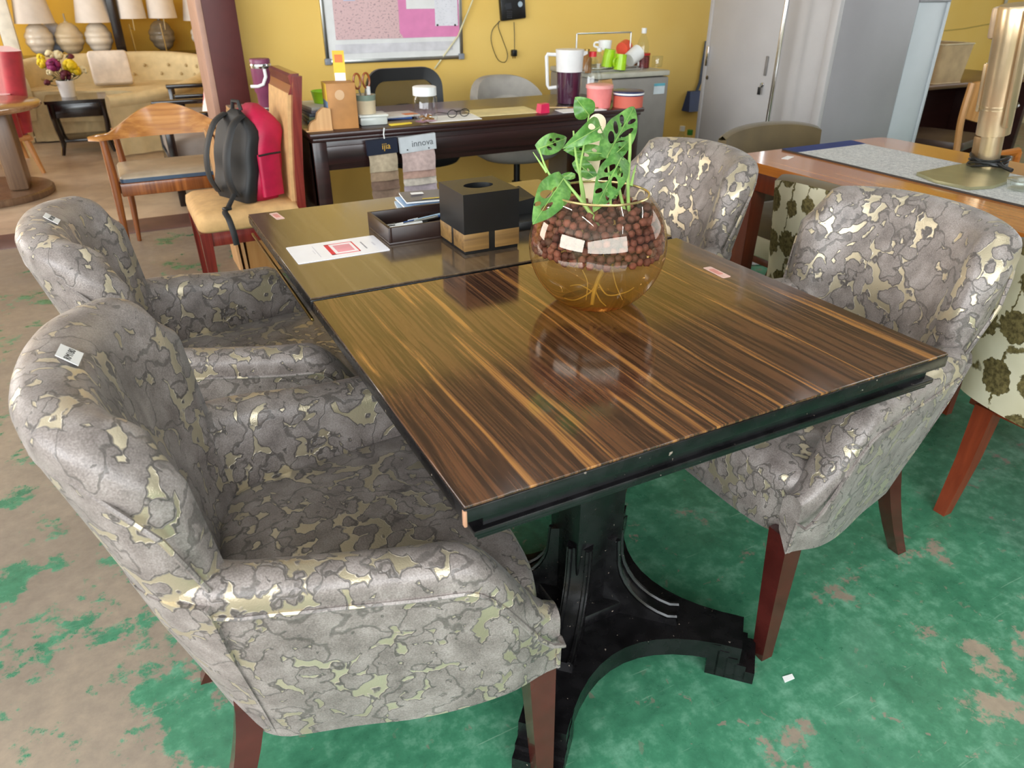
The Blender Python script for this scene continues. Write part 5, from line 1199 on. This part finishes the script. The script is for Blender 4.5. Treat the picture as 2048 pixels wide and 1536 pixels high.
# ---------------------------------------------------------------- floral backed dining chairs
M_OLIVE = plain('olive_velvet', '#5c4c2e', .85, var=.12, scale=8, sheen=.15)
def make_floral(label):
    t = thing('floral_chair', label, 'chair', (0, 0, 0), 0, 'floral backed dining chairs at the orange table')
    # faces +x; back curves round
    def bk(th, z0, z1, dx):
        rows = []
        for i in range(21):
            u = -1+2*i/20; a = u*1.15; y = .285*math.sin(a); x = -.25+.085*(1-math.cos(a)); top = z1-.03*u*u
            rows.append([(x-.0-.10*(z-.45)*(z > .45)+dx, y*(1+.10*(z-.45)), z) for z in [z0+(top-z0)*j/7 for j in range(8)]])
        return rows
    o_ = bk(0, .34, .775, -.02); i_ = bk(0, .40, .78, .03); m = MB(); n = len(o_[0])
    m.loft(o_, False, False); m.build('outer_back', M_FLORAL, t, ang=70)
    m = MB(); m.loft(i_, False, False); m.build('inner_back', M_OLIVE, t, ang=70)
    m = MB()
    rim = [[r1[-1], tuple((Vector(r1[-1])+Vector(r2[-1]))/2+Vector((0, 0, .014))), r2[-1]] for r1, r2 in zip(o_, i_)]
    m.loft(rim, False, False)
    for e in (0, -1): m.loft([[o_[e][j], tuple((Vector(o_[e][j])+Vector(i_[e][min(j, 7)]))/2+Vector((.004, (-.012 if e == 0 else .012), 0))), i_[e][j]] for j in range(8)], False, False)
    m.build('rolled_edge', M_OLIVE, t, ang=70)
    rows = [[(x*k+.03, y*k, z) for x, y in rrect(-.27, .235, -.262, .262, .07, 6)] for k, z in ((.95, .335), (1, .345), (1, .42))]
    MB().loft(rows).build('seat_rail', M_FLORAL, t, ang=60)
    rows = [[(x*k+.03, y*k, z) for x, y in rrect(-.23, .235, -.255, .255, .06, 6)] for k, z in ((1, .42), (1.01, .45), (.96, .475), (.7, .488), (.2, .49))]
    MB().loft(rows).build('seat', M_OLIVE, t, ang=60)
    MB().bx(-.2, .24, -.235, .235, .30, .337, .004).build('frame', M_ORL, t)
    for s in (1, -1):
        MB().loft([[(x-w, s*y-w, z), (x+w, s*y-w, z), (x+w, s*y+w, z), (x-w, s*y+w, z)] for x, y, z, w in ((.24, .215, 0, .014), (.225, .21, .31, .024))]).build('leg', M_ORL, t, ang=30)
        MB().loft([[(x-w, s*y-w, z), (x+w, s*y-w, z), (x+w, s*y+w, z), (x-w, s*y+w, z)] for x, y, z, w in ((-.27, .17, 0, .016), (-.225, .175, .16, .021), (-.2, .18, .32, .025))]).build('leg', M_ORL, t, ang=30)
    return t
f0 = make_floral('floral backed chair behind the nearest damask armchair, its rear leg splayed'); f0.location = (1.825, .07, 0)
f1 = copy_tree(f0); f1.location = (1.825, .80, 0); f1['label'] = 'floral backed chair seen between the two damask armchairs by the orange table'
f2 = copy_tree(f0); f2.location = (2.165, 1.45, 0); f2.rotation_euler.z = -PI/2; f2['label'] = 'olive velvet faced chair at the far end of the orange table'
# chrome stool beyond
cs = thing('chrome_stool', 'stool with round chrome base standing beyond the damask armchairs', 'stool', (2.66, 2.2, 0))
MB().lathe([(.001, 0), (.21, 0), (.215, .008), (.12, .03), (.05, .05), (.03, .09), (.03, .36), (.001, .36)], 40).build('base', M_CHROME, cs, ang=40)
MB().lathe([(.05, .36), (.17, .37), (.19, .40), (.18, .44), (.05, .45)], 32).build('seat', plain('white_vinyl', '#d9d5d0', .4), cs, ang=50)
# far right: desk with shade, bentwood chair, brown chair, crate
sd = thing('side_desk', 'dark brown desk against the wall at the right', 'desk', (5.0, 3.0, 0)); M_SD = wood('brown_laminate', '#5b3a20', '#75502d', axis=0, rough=.3)
MB().bx(-.75, .9, -.3, .35, .68, .71, .004).build('desktop', M_SD, sd)
for s in (-.7, .85): MB().bx(s-.02, s+.02, -.28, .33, 0, .68, .003).build('end_panel', M_DLEG, sd)
MB().bx(-.68, .83, .28, .31, .2, .66, .003).build('modesty_panel', M_DLEG, sd)
ls = thing('lampshade', 'beige rectangular lampshade standing on the brown side desk', 'lampshade', (4.86, 2.85, .71)); M_SHADE = plain('beige_shade_linen', '#b89a72', .8, bump=.2, bscale=300)
MB().loft([[(x, y, z) for x, y in rrect(-w, w, -w*.8, w*.8, .02, 3)] for w, z in ((.145, 0), (.165, .245))], True, False).build('shade', M_SHADE, ls, ang=50)
for w, z in ((.146, .0), (.166, .245)): MB().tube([(x, y, z) for x, y in rrect(-w, w, -w*.8, w*.8, .02, 3)], .005, 6, True).build('trim', plain('pale_trim', '#d0bb97', .7), ls)
cr = thing('storage_crate', 'grey plastic crate with dark lid on the floor under side desk', 'crate', (4.72, 2.9, 0)); MB().bx(-.24, .24, -.18, .18, 0, .30, .012).build('bin', plain('grey_crate', '#8d8f92', .5), cr); MB().bx(-.25, .25, -.19, .19, .295, .335, .01).build('lid', M_BLACK, cr); MB().bx(-.06, .06, -.192, -.18, .22, .26, .004).build('latch', M_BLACK, cr)
bw = thing('bentwood_chair', 'light wood chair with curved back beyond the champagne lamp', 'chair', (4.42, 2.36, 0), .3); M_LW = wood('light_beech', '#a8703c', '#c48e57', axis=2, rough=.35)
rows = []
for i in range(17):
    u = -1+2*i/16; x = .26*u; y = -.22+.10*u*u; z0 = .56+.05*u*u; z1 = .83-.03*u*u; rows.append([(x, y-.01, z0), (x, y+.012, z0), (x, y+.0, z1), (x, y-.022, z1)])
MB().loft(rows).build('back_board', M_LW, bw, ang=50)
for s in (-1, 1):
    MB().tube(spline([(s*.255, -.13, .80), (s*.265, -.13, .6), (s*.25, -.15, .40), (s*.27, -.2, 0)], 5), .02, 8, flat=1.2).build('leg', M_LW, bw); MB().tube([(s*.23, .22, .42), (s*.24, .24, 0)], [.02, .015], 8).build('leg', M_LW, bw)
MB().loft([[(x*k, y*k+.03, z) for x, y in rrect(-.24, .24, -.2, .22, .05)] for k, z in ((.96, .41), (1, .43), (.97, .46), (.6, .475), (.1, .478))]).build('seat', plain('brown_leather', '#4a3429', .4), bw, ang=60)
br = thing('leather_chair', 'brown leather chair with orange wood arm near the side desk', 'chair', (3.08, 1.02, 0), -PI/2)
MB().loft([[(x*k, y*k, z) for x, y in rrect(-.27, .27, -.25, .25, .06)] for k, z in ((.95, .36), (1, .39), (1, .44), (.9, .47), (.3, .48))]).build('seat', plain('brown_leather', '#4a3429', .4), br, ang=60)
MB().loft([[(x, y+.25+.03*j, .46+.1*j) for x, y in rrect(-.26, .26, -.035, .035, .03)] for j in range(4)]).build('backrest', plain('brown_leather', '#4a3429', .4), br, ang=60)
for s in (-1, 1):
    MB().tube(spline([(s*.3, -.24, 0), (s*.3, -.24, .55), (s*.3, -.1, .62), (s*.29, .25, .64)], 5), .018, 8).build('arm_frame', M_ORW, br); MB().tube([(s*.28, .24, .64), (s*.28, .28, 0)], .016, 8).build('leg', M_ORW, br)
o = MB().prism([(-.014, -.006), (.012, -.008), (.016, .003), (-.008, .007)], .0005, .002).build('paper_scrap', M_PAPER, None, (.745, .03, 0)); tag(o, 'tiny white paper scrap on the green floor by the table foot', 'paper scrap')
# ---------------------------------------------------------------- lounge beyond the brown sill
M_SOFA = plain('cream_linen', '#cdb98e', .85, var=.06, bump=.2, bscale=250)
so = thing('tufted_sofa', 'cream button tufted curved sofa with pleated skirt', 'sofa', (-.1, 7.5, 0)); OS = Vector((-.1, 7.5, 0))
path = spline([(-.90, 7.52, .60), (-.93, 7.85, .65), (-.72, 8.08, .69), (-.2, 8.15, .70), (.3, 8.1, .70), (.6, 7.85, .68), (.66, 7.45, .66), (.52, 7.0, .585), (.15, 6.7, .515), (-.27, 6.56, .49)], 9)
path = [p-OS for p in path]; n = len(path); rows = []; skirt = []
for i, p in enumerate(path):
    d = path[min(i+1, n-1)]-path[max(i-1, 0)]; d.z = 0; d.normalize(); nn = Vector((-d.y, d.x, 0))   # outward
    z = p.z; b = Vector((p.x, p.y, 0)); q = lambda o, zz: tuple(b+nn*o+Vector((0, 0, zz)))
    rows.append([q(.03, .20), q(.034, z-.10), q(.045, z-.092)]+[q(.02+.062*math.cos(a), z-.045+.045*math.sin(a)) for a in [PI*k/7 for k in range(8)]]+[q(-.05, z-.09), q(-.055, .35), q(-.03, .2)])
    pl_ = .012*math.sin(i*1.9); skirt.append([q(.036+pl_*.3, .22), q(.05+pl_, .015), q(.035+pl_, .015), q(.02, .22)])
MB().loft(rows).build('back_and_arms', M_SOFA, so, ang=60); MB().loft(skirt).build('skirt', M_SOFA, so, ang=60)
seat = [(p.x*.95, p.y*.95+.02) for p in path[:66]]+[(.28, -.62), (-.05, -.20), (-.78, .05)]; MB().prism(seat, .18, .33).build('seat_base', M_SOFA, so); MB().prism([(x*.97, y*.97+.01) for x, y in seat], .33, .44).build('seat_cushion', M_SOFA, so, ang=50)
fr_ = spline([(.30, -.64, 0), (-.05, -.22, 0), (-.40, -.06, 0), (-.82, .04, 0)], 14); rows = []
for i, c_ in enumerate(fr_):
    nf = Vector((-.4, -.9, 0)).normalized(); c_ = c_+nf*.012*math.sin(i*1.7); rows.append([tuple(c_+Vector((0, 0, .26))), tuple(c_+Vector((0, 0, .015))), tuple(c_-nf*.015+Vector((0, 0, .015))), tuple(c_-nf*.015+Vector((0, 0, .26)))])
MB().loft(rows).build('skirt', M_SOFA, so, ang=60)
for r_, zz in ((0, .66), (1, .58), (2, .50)):
    for k in range(8):
        i = 16+k*5+(r_ % 2)*2; p = path[min(i, n-1)]; d = path[min(i+1, n-1)]-path[i-1]; d.z = 0; d.normalize(); nn = Vector((-d.y, d.x, 0))
        if zz < p.z-.06: MB().ell(Vector((p.x, p.y, zz))-nn*.056, (.016, .016, .016), 8, 6).build('button', plain('button_linen', '#b59f74', .8), so)
def cushion(nm, label, c, w, h, t_, mat, R):
    rows = []
    for k in range(9):
        a = -PI/2+PI*k/8; s_ = .25+.75*math.cos(a)**.35 if abs(a) < PI/2-1e-6 else .9
        rows.append([(x, y, t_/2*math.sin(a)) for x, y in rrect(-w/2*(.9+.1*math.cos(a)), w/2*(.9+.1*math.cos(a)), -h/2*(.9+.1*math.cos(a)), h/2*(.9+.1*math.cos(a)), .03, 3)])
    m = MB().loft(rows); o = m.build(nm, mat, None, c, ang=60); o.rotation_euler = R; return o
o = cushion('throw_cushion', '', (-.17, 7.66, .60), .34, .30, .10, plain('off_white_linen', '#d6cabd', .85), (1.25, 0, .05)); tag(o, 'off white square cushion leaning on the tufted sofa', 'cushion')
# black occasional table with flowers
M_ESP = wood('espresso', '#120b0b', '#1e1312', axis=0, rough=.2, coat=.3)
bt = thing('occasional_table', 'black occasional table with lower shelf holding the flower pot', 'table', (-.50, 7.02, 0)); 
MB().prism(rrect(-.235, .235, -.24, .24, .02, 3), .415, .44).build('table_top', M_ESP, bt); MB().bx(-.2, .2, -.2, .2, .30, .415, .003).build('apron', M_ESP, bt); MB().bx(-.18, .18, -.18, .18, .10, .12, .003).build('shelf', M_ESP, bt)
MB().bx(-.17, .17, -.203, -.199, .315, .40, .002).build('drawer_front', M_ESP, bt)
for sx in (-1, 1):
    for sy in (-1, 1): MB().tube(spline([(sx*.195, sy*.195, .42), (sx*.195, sy*.195, .25), (sx*.18, sy*.18, .1), (sx*.2, sy*.2, 0)], 4), [.026-.012*k/12 for k in range(13)], 8).build('leg', M_ESP, bt)
fpx, fpy = -.55, 7.06
pot = thing('flower_pot', 'white pot of artificial yellow and magenta flowers', 'flowers', (fpx, fpy, .44)); MB().lathe_open([(.001, .004), (.052, .004), (.066, .13), (.07, .13), (.058, 0), (.001, 0)], 28).build('pot', M_WHITE, pot); MB().lathe([(.001, .115), (.064, .115)], 24).build('soil', plain('soil', '#3a2c22', .9), pot)
rf = random.Random(11); M_Y = plain('yellow_petal', '#e3c81e', .6, var=.15, scale=60); M_MG = plain('magenta_petal', '#8c2266', .6, var=.15, scale=60); M_DK = plain('burgundy_petal', '#5a1428', .6, var=.15); M_CR = plain('cream_petal', '#d9cfa8', .7); M_DG = plain('dark_foliage', '#3c4a2e', .7, var=.2)
def bloom(x, z, y, r, mat):
    m = MB()
    for k in range(14):
        a = rf.uniform(0, 6.28); b = rf.uniform(-.6, 1.3); d = Vector((math.cos(a)*math.cos(b), math.sin(a)*math.cos(b), math.sin(b))); m.ell(d*r*.62, (r*.5, r*.5, r*.32), 8, 5, d.to_track_quat('Z', 'Y').to_matrix().to_4x4())
    f = m.build('bloom', mat, pot, (x, y, z), ang=60); MB().tube([(-x, -y, .11-z), (-x*.4, -y*.4, -z*.4+.02), (0, 0, -r*.3)], .003, 5).build('stalk', M_DG, f)
for x, z, y, r, mt in ((-.05, .25, -.03, .062, M_MG), (.07, .24, -.05, .062, M_Y), (.10, .20, -.03, .05, M_Y), (-.13, .26, 0, .05, M_Y), (-.13, .31, .02, .035, M_Y), (.02, .17, -.05, .05, M_DK), (.09, .30, .02, .035, M_DK), (-.13, .12, -.05, .03, M_DK), (-.06, .33, .03, .04, M_CR), (.0, .32, .04, .045, M_CR), (.16, .20, .03, .04, M_CR), (-.09, .20, -.05, .03, M_CR)): bloom(x, z, y, r, mt)
for k in range(16):
    a = rf.uniform(0, 6.28); r = rf.uniform(.06, .15); z = rf.uniform(.12, .30); m = MB(); L_ = .05
    m.raw([(0, 0, 0), (.4*L_, .018, .006), (L_, 0, -.01), (.4*L_, -.018, .006)], [(0, 1, 2), (0, 2, 3)]); o = m.build('foliage_leaf', M_DG, pot, (r*math.cos(a)*.7, r*math.sin(a)*.7, z)); o.rotation_euler = (rf.uniform(-.5, .5), rf.uniform(-1, 1), a)
# display shelf with lamps
sh = thing('display_shelf', 'espresso open display shelf carrying the table lamps', 'shelf', (-.05, 8.55, 0))
MB().bx(-1.0, .95, -.2, .2, .60, .655, .003).build('shelf_board', M_ESP, sh); MB().bx(-1.0, .95, -.2, .2, .12, .16, .003).build('shelf_board', M_ESP, sh)
for x in (-.93, .03, .92): MB().bx(x-.045, x+.045, -.2, -.12, 0, 2.4, .003).build('upright', M_ESP, sh); 
MB().bx(-1.0, .95, .18, .2, .15, .6).build('back_panel', M_ESP, sh)
LZ = .655
def pod_lamp(label, x, y, shade, mat):
    t = thing('table_lamp', label, 'lamp', (x, y, LZ), 0, 'table lamps on the display shelf')
    MB().lathe([(.06, 0), (.06, .018), (.03, .022)], 24).build('foot', glass('acrylic', (.9, .92, .92), .3), t)
    prof = [(.035, .02)]+[(.035+.085*math.sin(PI*min(.97, (k+.6)/31))**.75*(1+.0)+.010*abs(math.sin(PI*k/7.5)), .022+.275*k/30) for k in range(31)]+[(.02, .302), (.02, .312)]
    MB().lathe(prof, 28).build('body', mat, t, ang=50); MB().tube([(0, 0, .29), (0, 0, .38)], .008, 8).build('stem', M_STEEL, t)
    if shade: MB().lathe_open([(.175, .30), (.125, .60)], 32).build('shade', M_LSH, t, ang=180)
    return t
M_LSH = plain('white_lampshade', '#d8cfc6', .8, var=.03); M_CW = plain('white_ceramic', '#d8cdbd', .25, var=.04); M_CS = plain('sand_ceramic', '#cbb898', .3, var=.05); M_SM = plain('smoke_grey_ceramic', '#8b7d68', .2, var=.1)
pod_lamp('ribbed white pod lamp with wide shade at the shelf end', -.72, 8.47, True, M_CW)
pod_lamp('ribbed sand pod lamp without shade between two shaded ones', -.46, 8.47, False, M_CS)
pod_lamp('ribbed white pod lamp with wide shade beside the middle upright', -.20, 8.47, True, M_CW)
pod_lamp('pale bluish pod lamp without shade behind the sand one', -.60, 8.68, False, plain('bluish_ceramic', '#b9bcc6', .3))
pod_lamp('smoky grey pod lamp behind the slim chrome lamps', .40, 8.64, False, M_SM)
pod_lamp('ribbed white pod lamp half hidden by the maroon column', .80, 8.5, True, M_CW)
for x, l_ in ((.11, 'slim chrome lamp with drum shade beside the middle upright'), (.40, 'slim chrome lamp with drum shade in front of the smoky pod')):
    t = thing('table_lamp', l_, 'lamp', (x, 8.45, LZ), 0, 'table lamps on the display shelf'); MB().lathe([(.07, 0), (.07, .015), (.01, .02)], 24).build('foot', M_CHROME, t); MB().tube([(0, 0, .01), (-.01, 0, .28)], .007, 8).build('stem', M_CHROME, t); MB().tube([(-.01, 0, .25), (.03, 0, .22), (.035, 0, .33)], .006, 8).build('arm', M_CHROME, t); MB().lathe_open([(.138, .33), (.125, .52)], 28, (.03, 0, 0)).build('shade', M_LSH, t, ang=180)
pp_ = thing('white_post', 'white post standing before the display shelf', 'post', (-.93, 8.15, 0)); MB().bx(-.07, .05, -.06, .06, 0, 2.9, .004).build('shaft', plain('white_post_paint', '#d9d4c6', .5), pp_); MB().bx(-.085, .065, -.075, .075, 0, .05, .004).build('plinth', plain('white_post_paint', '#d9d4c6', .5), pp_)
# round side table
M_WAL = wood('grey_walnut', '#5a4536', '#6f5642', '#80664e', axis=2, rough=.35)
rd = thing('round_table', 'walnut round side table on an offset slab leg', 'table', (-1.14, 5.5, 0))
MB().lathe([(.001, .565), (.46, .565), (.475, .578), (.475, .592), (.465, .60), (.001, .60)], 56).build('table_top', wood('pale_walnut', '#8a6a4c', '#a58260', axis=0, rough=.15, coat=.3), rd)
MB().lathe([(.001, 0), (.40, 0), (.41, .012), (.41, .04), (.40, .05), (.001, .05)], 56).build('base', M_WAL, rd)
MB().bx(.15, .27, -.15, .15, .05, .565, .02).build('slab_leg', M_WAL, rd)
# red armchair and blue tub behind it
M_REDV = plain('crimson_velvet', '#a01f2c', .75, var=.12, sheen=.4)
ra = thing('red_armchair', 'crimson velvet armchair with pale wood frame behind the round table', 'chair', (-1.27, 6.42, 0), .2)
MB().loft([[(x*k, y*k, z) for x, y in rrect(-.36, .36, -.36, .36, .07)] for k, z in ((.95, .26), (1, .30), (1, .40), (.93, .46), (.4, .48))]).build('seat', M_REDV, ra, ang=60)
MB().loft([[(x+.33+.05*j*.4, y, .30+.14*j) for x, y in rrect(-.07, .07, -.34, .34, .06)] for j in range(5)]).build('backrest', M_REDV, ra, ang=60)
for s in (-1, 1):
    MB().loft([[(x, y+s*.34, z) for x, y in rrect(-.32, .32, -.05, .05, .045)] for z in (.28, .5, .58)]).build('armrest', M_REDV, ra, ang=60)
    for q in (-1, 1): MB().tube([(q*.33, s*.33, .28), (q*.38, s*.36, 0)], [.025, .015], 8).build('leg', M_LW, ra)
    MB().tube([(-.36, s*.36, .24), (.36, s*.36, .27)], .02, 8).build('side_rail', M_LW, ra)
MB().tube([(.36, -.36, .26), (.36, .36, .26)], .02, 8).build('back_rail', M_LW, ra)
bl = thing('tub_chair', 'pale blue round backed tub chair behind the red armchair', 'chair', (-1.42, 7.35, 0), .4); M_PB = plain('pale_blue_fabric', '#93a9c4', .8)
rows = []
for i in range(25):
    a = -2.0+4.0*i/24; c_, s_ = math.cos(a), math.sin(a); h_ = .80-.22*(abs(a)/2)**2
    rows.append([(.36*c_, .36*s_, .2), (.40*c_, .40*s_, h_-.04), (.36*c_, .36*s_, h_), (.30*c_, .30*s_, h_-.03), (.28*c_, .28*s_, .4), (.28*c_, .28*s_, .2)])
MB().loft(rows).build('tub_back', M_PB, bl, ang=60); MB().lathe([(.001, .2), (.3, .2), (.31, .38), (.28, .44), (.001, .45)], 32).build('seat', M_PB, bl, ang=60); MB().lathe([(.001, 0), (.2, 0), (.2, .03), (.04, .05), (.04, .2)], 28).build('pedestal', M_STEEL, bl)
# black framed lounge chairs with grey cushions
M_GC = plain('grey_cushion', '#8e857f', .85, var=.05)
def lounge(label, x, y, rz):
    t = thing('lounge_chair', label, 'chair', (x, y, 0), rz, 'black framed lounge chairs')
    MB().loft([[(a*k, b*k, z) for a, b in rrect(-.32, .30, -.30, .30, .05)] for k, z in ((.96, .27), (1, .30), (1, .37), (.94, .40), (.4, .41))]).build('seat_cushion', M_GC, t, ang=60)
    MB().loft([[(a+.27+.035*j, b, .40+.10*j) for a, b in rrect(-.05, .05, -.29, .29, .045)] for j in range(4)]).build('back_cushion', M_GC, t, ang=60)
    for s in (-1, 1):
        MB().bx(-.34, .36, s*.34-.03, s*.34+.03, .545, .575, .006).build('armrest', M_ESP, t); MB().bx(-.33, -.28, s*.34-.022, s*.34+.022, 0, .545, .004).build('leg', M_ESP, t); MB().bx(.30, .35, s*.34-.022, s*.34+.022, 0, .70, .004).build('leg', M_ESP, t); MB().bx(-.3, .33, s*.33-.015, s*.33+.015, .21, .27, .003).build('side_rail', M_ESP, t)
    MB().bx(-.33, -.30, -.33, .33, .21, .27, .003).build('front_rail', M_ESP, t)
    return t
lounge('black framed lounge chair with grey cushions just beyond the brown sill', .34, 4.98, 0)
lounge('black framed lounge chair with grey cushions nearer the tufted sofa', .52, 5.95, 0)
o = cushion('throw_cushion', '', (.40, 5.02, .54), .32, .32, .10, mat_sky_cushion(), (1.35, .1, -1.35)); tag(o, 'white and coral flowered cushion on the black framed chair', 'cushion')
